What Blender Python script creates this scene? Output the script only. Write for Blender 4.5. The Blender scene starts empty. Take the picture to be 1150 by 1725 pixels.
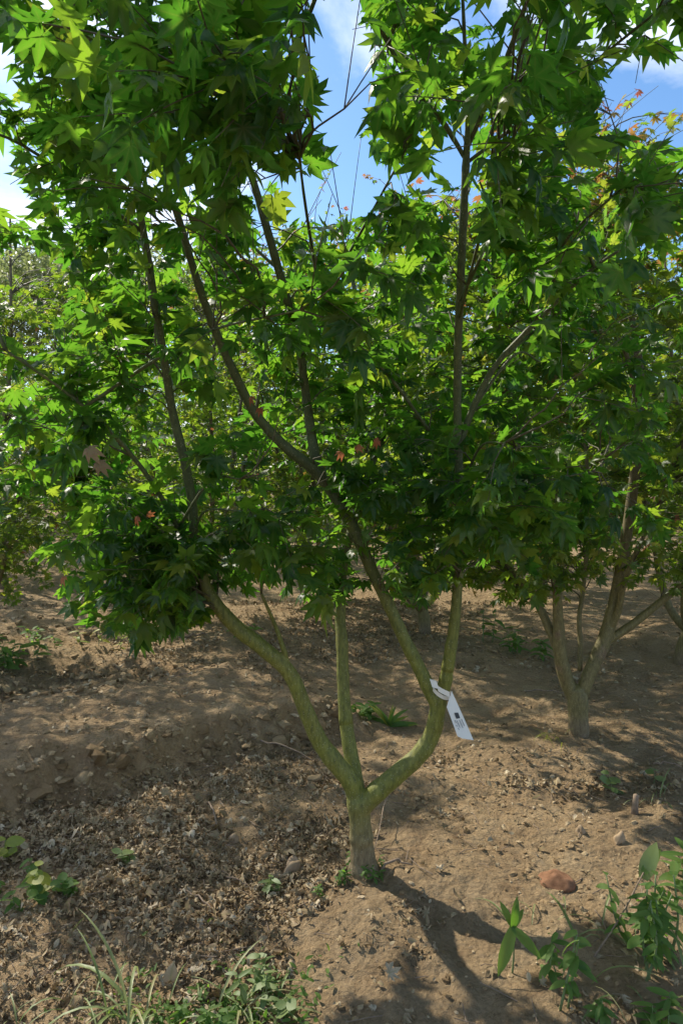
import bpy, math, random
import numpy as np
from mathutils import Vector, Matrix

random.seed(5)
R = np.random.default_rng(11)
scene = bpy.context.scene
COL = scene.collection

# ------------------------------------------------------------------ camera
CAM = np.array([0.0, 0.0, 1.5])
PITCH = math.radians(-3.8)
FPX = 1725 * 26 / 36.0                     # focal length in photograph pixels
cam = bpy.data.cameras.new('camera')
cam.sensor_fit = 'VERTICAL'; cam.sensor_height = 36; cam.lens = 26
cam.clip_start = 0.05; cam.clip_end = 900
co = bpy.data.objects.new('camera', cam); COL.objects.link(co)
co.location = CAM; co.rotation_euler = (math.radians(90) + PITCH, 0, 0)
scene.camera = co
FWD = np.array([0, math.cos(PITCH), math.sin(PITCH)])
UPV = np.array([0, -math.sin(PITCH), math.cos(PITCH)])

# ------------------------------------------------------------------ sky and sun
SUN_AZ, SUN_EL = -46.0, 43.0
w = bpy.data.worlds.new('World'); scene.world = w; w.use_nodes = True
nt = w.node_tree; N = nt.nodes; L = nt.links
bg = N['Background']; bg.inputs[1].default_value = 0.15
sky = N.new('ShaderNodeTexSky'); sky.sky_type = 'NISHITA'; sky.sun_disc = False
sky.sun_elevation = math.radians(SUN_EL); sky.sun_rotation = math.radians(SUN_AZ)
sky.air_density = 1.0; sky.dust_density = 0.6; sky.ozone_density = 4.0
tc = N.new('ShaderNodeTexCoord'); sep = N.new('ShaderNodeSeparateXYZ')
L.new(tc.outputs['Generated'], sep.inputs[0])
zz = N.new('ShaderNodeMath'); zz.operation = 'MAXIMUM'; zz.inputs[1].default_value = 0.0
L.new(sep.outputs[2], zz.inputs[0])
za = N.new('ShaderNodeMath'); za.operation = 'ADD'; za.inputs[1].default_value = 0.22
L.new(zz.outputs[0], za.inputs[0])
dv = N.new('ShaderNodeVectorMath'); dv.operation = 'DIVIDE'
cb = N.new('ShaderNodeCombineXYZ')
for i in range(3): L.new(za.outputs[0], cb.inputs[i])
L.new(tc.outputs['Generated'], dv.inputs[0]); L.new(cb.outputs[0], dv.inputs[1])
mp = N.new('ShaderNodeMapping'); mp.inputs['Location'].default_value = (2.35, 6.2, 0.0); mp.inputs['Scale'].default_value = (-1, 1, 1)
L.new(dv.outputs[0], mp.inputs[0])
cn = N.new('ShaderNodeTexNoise'); cn.inputs['Scale'].default_value = 0.95; cn.inputs['Detail'].default_value = 9
cn.inputs['Roughness'].default_value = 0.58; cn.inputs['Distortion'].default_value = 0.25
L.new(mp.outputs[0], cn.inputs['Vector'])
cr = N.new('ShaderNodeValToRGB'); cr.color_ramp.elements[0].position = 0.49; cr.color_ramp.elements[1].position = 0.68
L.new(cn.outputs['Fac'], cr.inputs[0])
mx = N.new('ShaderNodeMix'); mx.data_type = 'RGBA'
hs = N.new('ShaderNodeHueSaturation'); hs.inputs['Saturation'].default_value = 1.12; hs.inputs['Hue'].default_value = 0.498; hs.inputs['Value'].default_value = 0.72; L.new(sky.outputs[0], hs.inputs['Color'])
L.new(cr.outputs[0], mx.inputs['Factor']); L.new(hs.outputs[0], mx.inputs['A'])
mx.inputs['B'].default_value = (6.3, 6.3, 6.4, 1)
L.new(mx.outputs['Result'], bg.inputs[0])

sd = Vector((math.sin(math.radians(SUN_AZ)) * math.cos(math.radians(SUN_EL)),
             math.cos(math.radians(SUN_AZ)) * math.cos(math.radians(SUN_EL)), math.sin(math.radians(SUN_EL))))
sl = bpy.data.lights.new('sun', 'SUN'); sl.energy = 3.4; sl.angle = math.radians(0.8); sl.color = (1.0, 0.92, 0.78)
so = bpy.data.objects.new('sun', sl); COL.objects.link(so); so.rotation_euler = sd.to_track_quat('Z', 'Y').to_euler()
so.location = (-8, 8, 12)
SUND = np.array(sd)

scene.view_settings.view_transform = 'Standard'; scene.view_settings.look = 'None'
scene.view_settings.exposure = 0.95; scene.view_settings.gamma = 1.0
scene.view_settings.use_curve_mapping = False
scene.render.engine = 'CYCLES'
scene.cycles.max_bounces = 8; scene.cycles.diffuse_bounces = 4; scene.cycles.transmission_bounces = 5
scene.cycles.use_denoising = True

# ------------------------------------------------------------------ geometry of the view (photo pixel + distance -> place in the world)
def P(px, py, Y):
    d = FWD + np.array([1, 0, 0]) * (px - 575) / FPX + UPV * (862.5 - py) / FPX
    return CAM + d * (Y / d[1])

def proj(p):
    p = np.asarray(p, float) - CAM
    dep = p @ FWD
    dep = np.where(np.abs(dep) < 1e-4, 1e-4, dep)
    return 575 + p[..., 0] / dep * FPX, 862.5 - (p @ UPV) / dep * FPX, dep

# ------------------------------------------------------------------ noise
TAB = np.random.default_rng(3).random((256, 256))
def vnoise(x, y, s=0):
    x = np.asarray(x, float) + 31.7 * s; y = np.asarray(y, float) + 17.3 * s
    xi = np.floor(x).astype(int); yi = np.floor(y).astype(int)
    fx = x - xi; fy = y - yi
    fx = fx * fx * fx * (fx * (fx * 6 - 15) + 10); fy = fy * fy * fy * (fy * (fy * 6 - 15) + 10)
    a = TAB[xi % 256, yi % 256]; b = TAB[(xi + 1) % 256, yi % 256]
    c = TAB[xi % 256, (yi + 1) % 256]; d = TAB[(xi + 1) % 256, (yi + 1) % 256]
    return (a * (1 - fx) + b * fx) * (1 - fy) + (c * (1 - fx) + d * fx) * fy - 0.5
def fbm(x, y, o=4, s=0, g=0.5):
    t = 0; a = 1.0
    for k in range(o):
        t = t + a * vnoise(x * 2 ** k, y * 2 ** k, s + k * 3); a *= g
    return t
def sstep(a, b, x):
    t = np.clip((x - a) / (b - a), 0, 1); return t * t * (3 - 2 * t)

def mound(x, y):
    s = (-(x + 1.25) + (y - 2.82)) / 1.414 + 0.35 * fbm(x * 1.6, y * 1.6, 3, 21)
    m = sstep(-0.10, 0.16, s) * (1 - 0.75 * sstep(0.7, 1.9, s))
    along = (x + y) / 1.414
    return m * (1 - sstep(2.75, 3.15, along))
def H(x, y):
    x = np.asarray(x, float); y = np.asarray(y, float)
    near = 1 / (1 + ((x * x + (y - 3) ** 2) / 90.0))
    h = 0.10 * fbm(x * 0.55, y * 0.55, 3, 1) + 0.055 * fbm(x * 1.7, y * 1.7, 3, 5)
    h = h + near * (0.030 * fbm(x * 5.5, y * 5.5, 3, 9) + 0.016 * np.abs(fbm(x * 14, y * 14, 2, 13)))
    m = mound(x, y)
    edge = m * (1 - m) * 4
    h = h + 0.22 * m + near * edge * 0.11 * fbm(x * 11, y * 11, 3, 17)
    ridge = fbm(x * 22, y * 22, 2, 33)
    h = h + near * 0.020 * np.clip(ridge, 0, 1) * sstep(-.2, .3, fbm(x * 1.3, y * 1.3, 2, 41))
    h = h + near * 0.011 * np.abs(fbm(x * 38, y * 38, 2, 51)) * (0.4 + sstep(-.25, .3, fbm(x * 2.1, y * 2.1, 2, 57)))
    return h
def G(px, py):
    p = None; z = 0.0
    d = FWD + np.array([1, 0, 0]) * (px - 575) / FPX + UPV * (862.5 - py) / FPX
    for _ in range(12):
        t = (z - CAM[2]) / d[2]; p = CAM + d * t
        z = 0.5 * z + 0.5 * float(H(p[0], p[1]))
    return np.array([p[0], p[1], float(H(p[0], p[1]))])

# ------------------------------------------------------------------ mesh helpers
def mesh(name, V, F, mats, attrs=None, smooth=True, midx=None):
    """V (n,3); F list of (m,k) integer arrays"""
    if not isinstance(F, (list, tuple)): F = [F]
    F = [np.asarray(f, np.int32) for f in F if len(f)]
    me = bpy.data.meshes.new(name)
    V = np.asarray(V, np.float32)
    me.vertices.add(len(V)); me.vertices.foreach_set('co', V.ravel())
    nl = sum(f.size for f in F); npoly = sum(len(f) for f in F)
    me.loops.add(nl); me.polygons.add(npoly)
    me.loops.foreach_set('vertex_index', np.concatenate([f.ravel() for f in F]))
    tot = np.concatenate([np.full(len(f), f.shape[1], np.int32) for f in F])
    st = np.concatenate([[0], np.cumsum(tot)[:-1]]).astype(np.int32)
    me.polygons.foreach_set('loop_start', st); me.polygons.foreach_set('loop_total', tot)
    if not isinstance(mats, (list, tuple)): mats = [mats]
    for m in mats: me.materials.append(m)
    if midx is not None: me.polygons.foreach_set('material_index', np.asarray(midx, np.int32))
    me.update(calc_edges=True)
    me.polygons.foreach_set('use_smooth', np.full(npoly, smooth))
    for k, a in (attrs or {}).items():
        at = me.attributes.new(k, 'FLOAT', 'POINT'); at.data.foreach_set('value', np.asarray(a, np.float32))
    return me

def link(name, me, parent=None, loc=(0, 0, 0), **pr):
    o = bpy.data.objects.new(name, me); COL.objects.link(o)
    o.location = loc
    if parent is not None: o.parent = parent
    for k, v in pr.items(): o[k] = v
    return o
def thing(name, label, cat, loc, group=None):
    o = link(name, None, None, tuple(float(v) for v in loc), label=label, category=cat)
    if group: o['group'] = group
    return o

def spline(pts, n=6):
    p = np.asarray(pts, float)
    if len(p) < 3:
        t = np.linspace(0, 1, n + 1)[:, None]; return p[0] * (1 - t) + p[-1] * t
    q = np.vstack([2 * p[0] - p[1], p, 2 * p[-1] - p[-2]])
    out = []
    for i in range(len(p) - 1):
        a, b, c, d = q[i:i + 4]
        for t in np.linspace(0, 1, n, endpoint=False):
            out.append(0.5 * ((2 * b) + (c - a) * t + (2 * a - 5 * b + 4 * c - d) * t * t + (3 * b - a - 3 * c + d) * t ** 3))
    out.append(p[-1]); return np.array(out)

def tube(pts, rad, sides=10, knob=0.0, rng=R, cap=True):
    pts = np.asarray(pts, float); rad = np.asarray(rad, float); n = len(pts)
    T = np.gradient(pts, axis=0); T /= np.linalg.norm(T, axis=1)[:, None] + 1e-9
    u = np.cross(T[0], [0.13, 0.97, 0.2]); u /= np.linalg.norm(u) + 1e-9
    th = np.linspace(0, 2 * math.pi, sides, endpoint=False)
    V = []
    for i in range(n):
        u = u - T[i] * (u @ T[i]); u /= np.linalg.norm(u) + 1e-9
        v = np.cross(T[i], u)
        r = rad[i] * (1 + knob * (rng.random(sides) - 0.5)) * (1 + knob * 0.8 * (rng.random() - 0.5))
        V.append(pts[i] + np.outer(np.cos(th) * r, u) + np.outer(np.sin(th) * r, v))
    V = np.vstack(V)
    i = np.arange(n - 1)[:, None] * sides; j = np.arange(sides)[None, :]; k = (j + 1) % sides
    Q = np.stack([i + j, i + k, i + sides + k, i + sides + j], -1).reshape(-1, 4)
    T3 = np.zeros((0, 3), int)
    if cap:
        b = len(V); V = np.vstack([V, pts[0] - T[0] * rad[0] * 0.3, pts[-1] + T[-1] * rad[-1] * 0.6])
        j = np.arange(sides); k = (j + 1) % sides; e = (n - 1) * sides
        T3 = np.vstack([np.stack([k, j, np.full(sides, b)], -1), np.stack([e + j, e + k, np.full(sides, b + 1)], -1)])
    return V, Q, T3

def joinm(parts):
    Vs, Qs, Ts = [], [], []; o = 0
    for V, Q, T in parts:
        Vs.append(V); Qs.append(Q + o); Ts.append(T + o); o += len(V)
    return np.vstack(Vs), [np.vstack(Qs), np.vstack(Ts)]

def fused(name, parts, mat, origin, voxel=0.005, smooth=8):
    V, F = joinm(parts)
    me = mesh(name, V - origin, F, mat)
    o = bpy.data.objects.new('temporary_wood', me); COL.objects.link(o)
    m = o.modifiers.new('r', 'REMESH'); m.mode = 'VOXEL'; m.voxel_size = voxel; m.use_smooth_shade = True
    s = o.modifiers.new('s', 'SMOOTH'); s.factor = 0.5; s.iterations = smooth
    bpy.context.view_layer.update()
    dg = bpy.context.evaluated_depsgraph_get()
    out = bpy.data.meshes.new_from_object(o.evaluated_get(dg))
    out.name = name
    bpy.data.objects.remove(o); bpy.data.meshes.remove(me)
    out.materials.clear(); out.materials.append(mat)
    return out

# ------------------------------------------------------------------ materials
class NT:
    def __init__(s, name):
        s.m = bpy.data.materials.new(name); s.m.use_nodes = True
        s.t = s.m.node_tree; s.b = s.t.nodes.get('Principled BSDF'); s.out = s.t.nodes.get('Material Output')
    def n(s, ty, **kw):
        x = s.t.nodes.new(ty)
        for k, v in kw.items(): setattr(x, k, v)
        return x
    def l(s, a, b): s.t.links.new(a, b)
    def noise(s, vec, scale, detail=4, rough=0.55, dist=0.0):
        x = s.n('ShaderNodeTexNoise'); x.inputs['Scale'].default_value = scale; x.inputs['Detail'].default_value = detail
        x.inputs['Roughness'].default_value = rough; x.inputs['Distortion'].default_value = dist
        if vec is not None: s.l(vec, x.inputs['Vector'])
        return x.outputs['Fac']
    def ramp(s, fac, stops):
        x = s.n('ShaderNodeValToRGB'); e = x.color_ramp.elements
        while len(e) > 2: e.remove(e[-1])
        for i, (p, c) in enumerate(stops):
            q = e[i] if i < 2 else e.new(p)
            q.position = p; q.color = (*c, 1) if len(c) == 3 else c
        s.l(fac, x.inputs[0]); return x.outputs[0]
    def math(s, op, a, b=None):
        x = s.n('ShaderNodeMath', operation=op)
        for i, v in enumerate((a, b)):
            if v is None: continue
            if isinstance(v, (int, float)): x.inputs[i].default_value = v
            else: s.l(v, x.inputs[i])
        return x.outputs[0]
    def mix(s, f, a, b, blend='MIX'):
        x = s.n('ShaderNodeMix', data_type='RGBA', blend_type=blend)
        for nm, v in (('Factor', f), ('A', a), ('B', b)):
            if isinstance(v, (int, float)): x.inputs[nm].default_value = v
            elif isinstance(v, tuple): x.inputs[nm].default_value = (*v, 1)
            else: s.l(v, x.inputs[nm])
        return x.outputs['Result']
    def bump(s, h, strength, dist):
        x = s.n('ShaderNodeBump'); x.inputs['Strength'].default_value = strength; x.inputs['Distance'].default_value = dist
        s.l(h, x.inputs['Height']); s.l(x.outputs[0], s.b.inputs['Normal'])

def leaf_material(name, cols, trans, translucency=0.45, rough=0.42, young=None, spec=0.5):
    a = NT(name)
    at = a.n('ShaderNodeAttribute'); at.attribute_name = 'tint'
    oi = a.n('ShaderNodeObjectInfo')
    f = a.math('FRACT', a.math('ADD', at.outputs['Fac'], oi.outputs['Random']))
    c = a.ramp(f, cols); t = a.ramp(f, trans)
    rb = a.n('ShaderNodeAttribute'); rb.attribute_name = 'rib'
    r2 = a.math('POWER', rb.outputs['Fac'], 5.0)
    r3 = a.math('MULTIPLY', r2, 0.45)
    tc = a.n('ShaderNodeTexCoord')
    blot = a.noise(tc.outputs['Object'], 45, 3)
    c = a.mix(a.math('MULTIPLY', blot, 0.5), c, (0.03, 0.05, 0.012))
    c = a.mix(r3, c, (0.16, 0.2, 0.05)); t = a.mix(a.math('MULTIPLY', r2, 0.3), t, (0.3, 0.36, 0.06))
    if young:
        yg = a.n('ShaderNodeAttribute'); yg.attribute_name = 'young'
        yf = yg.outputs['Fac']
        c = a.mix(yf, c, a.ramp(f, [(0, young[0]), (1, young[1])])); t = a.mix(yf, t, a.ramp(f, [(0, young[2]), (1, young[3])]))
    a.l(c, a.b.inputs['Base Color']); a.b.inputs['Roughness'].default_value = rough
    a.b.inputs['Specular IOR Level'].default_value = spec
    a.bump(blot, 0.15, 0.01)
    tr = a.n('ShaderNodeBsdfTranslucent'); a.l(t, tr.inputs['Color'])
    ms = a.n('ShaderNodeMixShader'); ms.inputs[0].default_value = translucency
    a.l(a.b.outputs[0], ms.inputs[1]); a.l(tr.outputs[0], ms.inputs[2]); a.l(ms.outputs[0], a.out.inputs[0])
    return a.m

YOUNG = ((0.17, 0.14, 0.03), (0.26, 0.07, 0.05), (0.45, 0.36, 0.05), (0.5, 0.14, 0.08))
M_LEAF = leaf_material('maple_leaf',
    [(0, (0.018, 0.055, 0.018)), (0.55, (0.028, 0.075, 0.022)), (0.9, (0.06, 0.12, 0.025)), (1.0, (0.08, 0.12, 0.03))],
    [(0, (0.10, 0.32, 0.02)), (0.55, (0.18, 0.44, 0.025)), (0.9, (0.30, 0.52, 0.03)), (1.0, (0.44, 0.56, 0.04))], 0.56, 0.40, YOUNG)
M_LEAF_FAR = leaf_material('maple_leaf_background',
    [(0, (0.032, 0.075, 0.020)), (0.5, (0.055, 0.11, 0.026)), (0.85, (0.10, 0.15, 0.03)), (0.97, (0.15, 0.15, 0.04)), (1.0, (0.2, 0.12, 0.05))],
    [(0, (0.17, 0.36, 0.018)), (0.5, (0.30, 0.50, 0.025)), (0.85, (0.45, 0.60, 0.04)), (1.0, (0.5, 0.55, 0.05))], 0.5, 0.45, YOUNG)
M_PALE = leaf_material('pale_bamboo_leaf', [(0, (0.13, 0.17, 0.06)), (1, (0.22, 0.26, 0.10))], [(0, (0.3, 0.4, 0.12)), (1, (0.45, 0.5, 0.2))], 0.45, 0.5)
M_WEED = leaf_material('weed_leaf', [(0, (0.075, 0.16, 0.04)), (1, (0.15, 0.25, 0.07))], [(0, (0.18, 0.42, 0.03)), (1, (0.34, 0.54, 0.05))], 0.45, 0.6, spec=0.25)
M_WEED_PALE = leaf_material('pale_weed_leaf', [(0, (0.14, 0.22, 0.07)), (1, (0.24, 0.30, 0.10))], [(0, (0.3, 0.45, 0.1)), (1, (0.45, 0.5, 0.12))], 0.3, 0.5)
M_YELLOW = leaf_material('yellow_weed_leaf', [(0, (0.22, 0.30, 0.03)), (1, (0.35, 0.36, 0.05))], [(0, (0.45, 0.55, 0.04)), (1, (0.6, 0.55, 0.06))], 0.35, 0.5)
M_GRASS = leaf_material('grass_blade', [(0, (0.17, 0.24, 0.07)), (0.7, (0.30, 0.35, 0.15)), (1, (0.42, 0.37, 0.18))], [(0, (0.25, 0.38, 0.07)), (1, (0.5, 0.5, 0.2))], 0.3, 0.5)
M_RED = leaf_material('withered_red_leaf', [(0, (0.45, 0.10, 0.05)), (1, (0.55, 0.18, 0.07))], [(0, (0.6, 0.14, 0.05)), (1, (0.6, 0.2, 0.08))], 0.35, 0.6)
M_DEAD = leaf_material('dead_leaf', [(0, (0.20, 0.13, 0.075)), (0.4, (0.35, 0.245, 0.15)), (0.8, (0.48, 0.36, 0.23)), (1, (0.64, 0.53, 0.39))],
                       [(0, (0.2, 0.12, 0.06)), (1, (0.3, 0.2, 0.1))], 0.10, 0.75, spec=0.25)

def bark_material(name, green=1.0, tone=1.0):
    a = NT(name); tc = a.n('ShaderNodeTexCoord'); o = tc.outputs['Object']
    mp = a.n('ShaderNodeMapping'); mp.inputs['Scale'].default_value = (24, 24, 8); a.l(o, mp.inputs[0])
    st = a.noise(mp.outputs[0], 4, 5, 0.65)
    big = a.noise(o, 5.5, 4, 0.6)
    fine = a.noise(o, 260, 2)
    g = a.ramp(st, [(0.25, (0.06 * tone, 0.07 * tone, 0.014)), (0.5, (0.15 * tone, 0.16 * tone, 0.026)), (0.75, (0.25 * tone, 0.25 * tone, 0.05))])
    b = a.ramp(st, [(0.25, (0.09 * tone, 0.06 * tone, 0.034)), (0.55, (0.20 * tone, 0.14 * tone, 0.08)), (0.8, (0.31 * tone, 0.235 * tone, 0.145))])
    sx = a.n('ShaderNodeSeparateXYZ'); a.l(o, sx.inputs[0])
    low = a.n('ShaderNodeMapRange'); low.inputs[1].default_value = 0.06; low.inputs[2].default_value = 0.28
    low.inputs[3].default_value = 0.85; low.inputs[4].default_value = 0.0; a.l(sx.outputs[2], low.inputs[0])
    bf = a.ramp(big, [(0.48, (0, 0, 0)), (0.66, (1, 1, 1))])
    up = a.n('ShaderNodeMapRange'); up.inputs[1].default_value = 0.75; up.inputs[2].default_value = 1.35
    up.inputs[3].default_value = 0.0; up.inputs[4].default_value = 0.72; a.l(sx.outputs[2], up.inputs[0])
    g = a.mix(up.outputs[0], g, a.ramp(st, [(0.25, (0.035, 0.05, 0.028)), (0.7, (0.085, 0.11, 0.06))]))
    k = a.math('MAXIMUM', low.outputs[0], a.math('MULTIPLY', bf, 0.12 if green > .5 else 1.0))
    if green < .5: k = a.math('MAXIMUM', k, 0.55)
    c = a.mix(k, g, b)
    vo = a.n('ShaderNodeTexVoronoi'); vo.inputs['Scale'].default_value = 105; a.l(o, vo.inputs['Vector'])
    sp = a.ramp(vo.outputs['Distance'], [(0.14, (1, 1, 1)), (0.24, (0, 0, 0))])
    c = a.mix(a.math('MULTIPLY', sp, a.math('MULTIPLY', fine, 0.75)), c, (0.42, 0.40, 0.26))
    a.l(c, a.b.inputs['Base Color']); a.b.inputs['Roughness'].default_value = 0.62
    h = a.math('ADD', a.math('MULTIPLY', st, 0.7), a.math('ADD', a.math('MULTIPLY', fine, 0.35), a.math('MULTIPLY', sp, 0.4)))
    a.bump(h, 0.55, 0.004); return a.m
M_BARK = bark_material('green_maple_bark')
M_BARK2 = bark_material('brown_maple_bark', 0.3, 0.95)
def plain(name, col, rough=0.6, var=0.25, scale=30, spec=0.5):
    a = NT(name); tc = a.n('ShaderNodeTexCoord'); n = a.noise(tc.outputs['Object'], scale, 4)
    c = a.ramp(n, [(0.3, tuple(v * (1 - var) for v in col)), (0.7, tuple(min(1, v * (1 + var)) for v in col))])
    a.l(c, a.b.inputs['Base Color']); a.b.inputs['Roughness'].default_value = rough; a.b.inputs['Specular IOR Level'].default_value = spec
    a.bump(n, 0.3, 0.004); return a.m
M_TWIG = plain('twig_bark', (0.085, 0.075, 0.04), 0.6, 0.35, 60)
M_TWIG_OLD = plain('dry_stick', (0.23, 0.165, 0.11), 0.8, 0.35, 60)
M_STEM = plain('weed_stem', (0.14, 0.19, 0.07), 0.6)
M_TAG = plain('white_plastic_tag', (0.80, 0.765, 0.69), 0.38, 0.03, 18)
M_INK = plain('black_tag_print', (0.03, 0.03, 0.032), 0.5, 0.1)
M_INK2 = plain('grey_tag_print', (0.30, 0.30, 0.31), 0.5, 0.15, 300)
M_REDSTONE = plain('brick_red_stone', (0.22, 0.115, 0.065), 0.92, 0.45, 40, 0.1)
M_STONE = plain('tan_stone', (0.33, 0.24, 0.15), 0.85, 0.25, 25, 0.2)

def soil_material():
    a = NT('dry_soil'); tc = a.n('ShaderNodeTexCoord'); o = tc.outputs['Object']
    big = a.noise(o, 0.7, 5, 0.6); mid = a.noise(o, 6, 6, 0.6); fine = a.noise(o, 70, 6, 0.7); grit = a.noise(o, 320, 3, 0.6)
    c = a.ramp(mid, [(0.3, (0.35, 0.232, 0.128)), (0.5, (0.52, 0.365, 0.205)), (0.72, (0.63, 0.47, 0.285))])
    c = a.mix(a.math('MULTIPLY', a.ramp(big, [(0.42, (0, 0, 0)), (0.62, (1, 1, 1))]), 0.5), c, (0.33, 0.235, 0.135))
    c = a.mix(0.75, c, a.ramp(fine, [(0.32, (0.45, 0.43, 0.40)), (0.5, (0.84, 0.84, 0.83)), (0.68, (1, 1, 1))]), 'MULTIPLY')
    vo = a.n('ShaderNodeTexVoronoi'); vo.inputs['Scale'].default_value = 60; a.l(o, vo.inputs['Vector'])
    pe = a.ramp(vo.outputs['Color'], [(0.80, (0, 0, 0)), (0.95, (1, 1, 1))])
    c = a.mix(a.math('MULTIPLY', pe, 0.28), c, (0.45, 0.35, 0.25))
    v2 = a.n('ShaderNodeTexVoronoi'); v2.inputs['Scale'].default_value = 24; v2.inputs['Randomness'].default_value = 1.0
    wob = a.n('ShaderNodeMix', data_type='VECTOR'); wob.inputs['Factor'].default_value = 0.035; a.l(o, wob.inputs['A'])
    nz = a.n('ShaderNodeTexNoise'); nz.inputs['Scale'].default_value = 18; nz.inputs['Detail'].default_value = 4; a.l(o, nz.inputs['Vector']); a.l(nz.outputs['Color'], wob.inputs['B']); a.l(wob.outputs['Result'], v2.inputs['Vector'])
    patch = a.noise(o, 2.4, 4, 0.65)
    c = a.mix(a.ramp(patch, [(0.48, (0, 0, 0)), (0.66, (0.65, 0.65, 0.65))]), c, a.ramp(fine, [(0.3, (0.23, 0.155, 0.088)), (0.7, (0.42, 0.305, 0.18))]))
    c = a.mix(a.math('MULTIPLY', a.ramp(v2.outputs['Color'], [(0.3, (0, 0, 0)), (0.9, (1, 1, 1))]), 0.25), c, (0.44, 0.33, 0.2))
    a.l(c, a.b.inputs['Base Color']); a.b.inputs['Roughness'].default_value = 0.95; a.b.inputs['Specular IOR Level'].default_value = 0.15
    h = a.math('ADD', a.math('MULTIPLY', fine, 1.3), a.math('SUBTRACT', a.math('MULTIPLY', grit, 0.45), a.math('MULTIPLY', v2.outputs['Distance'], 1.6)))
    h = a.math('ADD', a.math('MULTIPLY', h, 1.0), a.math('ADD', a.math('MULTIPLY', grit, 0.35), a.math('MULTIPLY', vo.outputs['Distance'], 0.6)))
    a.bump(h, 1.0, 0.020); return a.m
M_SOIL = soil_material()
def clod_material():
    a = NT('soil_clod'); tc = a.n('ShaderNodeTexCoord'); o = tc.outputs['Object']
    at = a.n('ShaderNodeAttribute'); at.attribute_name = 'tint'; oi = a.n('ShaderNodeObjectInfo')
    f = a.math('FRACT', a.math('ADD', at.outputs['Fac'], oi.outputs['Random']))
    c = a.ramp(f, [(0, (0.25, 0.17, 0.09)), (0.5, (0.38, 0.27, 0.15)), (0.85, (0.48, 0.36, 0.21)), (1, (0.55, 0.44, 0.29))])
    fine = a.noise(o, 120, 5, 0.7)
    c = a.mix(0.6, c, a.ramp(fine, [(0.3, (0.45, 0.43, 0.4)), (0.7, (1, 1, 1))]), 'MULTIPLY')
    a.l(c, a.b.inputs['Base Color']); a.b.inputs['Roughness'].default_value = 0.95; a.b.inputs['Specular IOR Level'].default_value = 0.15
    a.bump(fine, 0.8, 0.008); return a.m
M_CLOD = clod_material()

# ------------------------------------------------------------------ ground
def axis(n, k, reach):
    t = np.linspace(-1, 1, n); return np.sinh(t * k) / math.sinh(k) * reach
gx = axis(560, 7.6, 260); gy = axis(640, 7.4, 260) + 2.9
XX, YY = np.meshgrid(gx, gy)
V = np.stack([XX, YY, H(XX, YY)], -1).reshape(-1, 3)
nx, ny = len(gx), len(gy)
i = (np.arange(ny - 1)[:, None] * nx + np.arange(nx - 1)[None, :]).ravel()
F = np.stack([i, i + 1, i + nx + 1, i + nx], -1)
link('ground', mesh('ground', V, F, M_SOIL), kind='structure')

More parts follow.
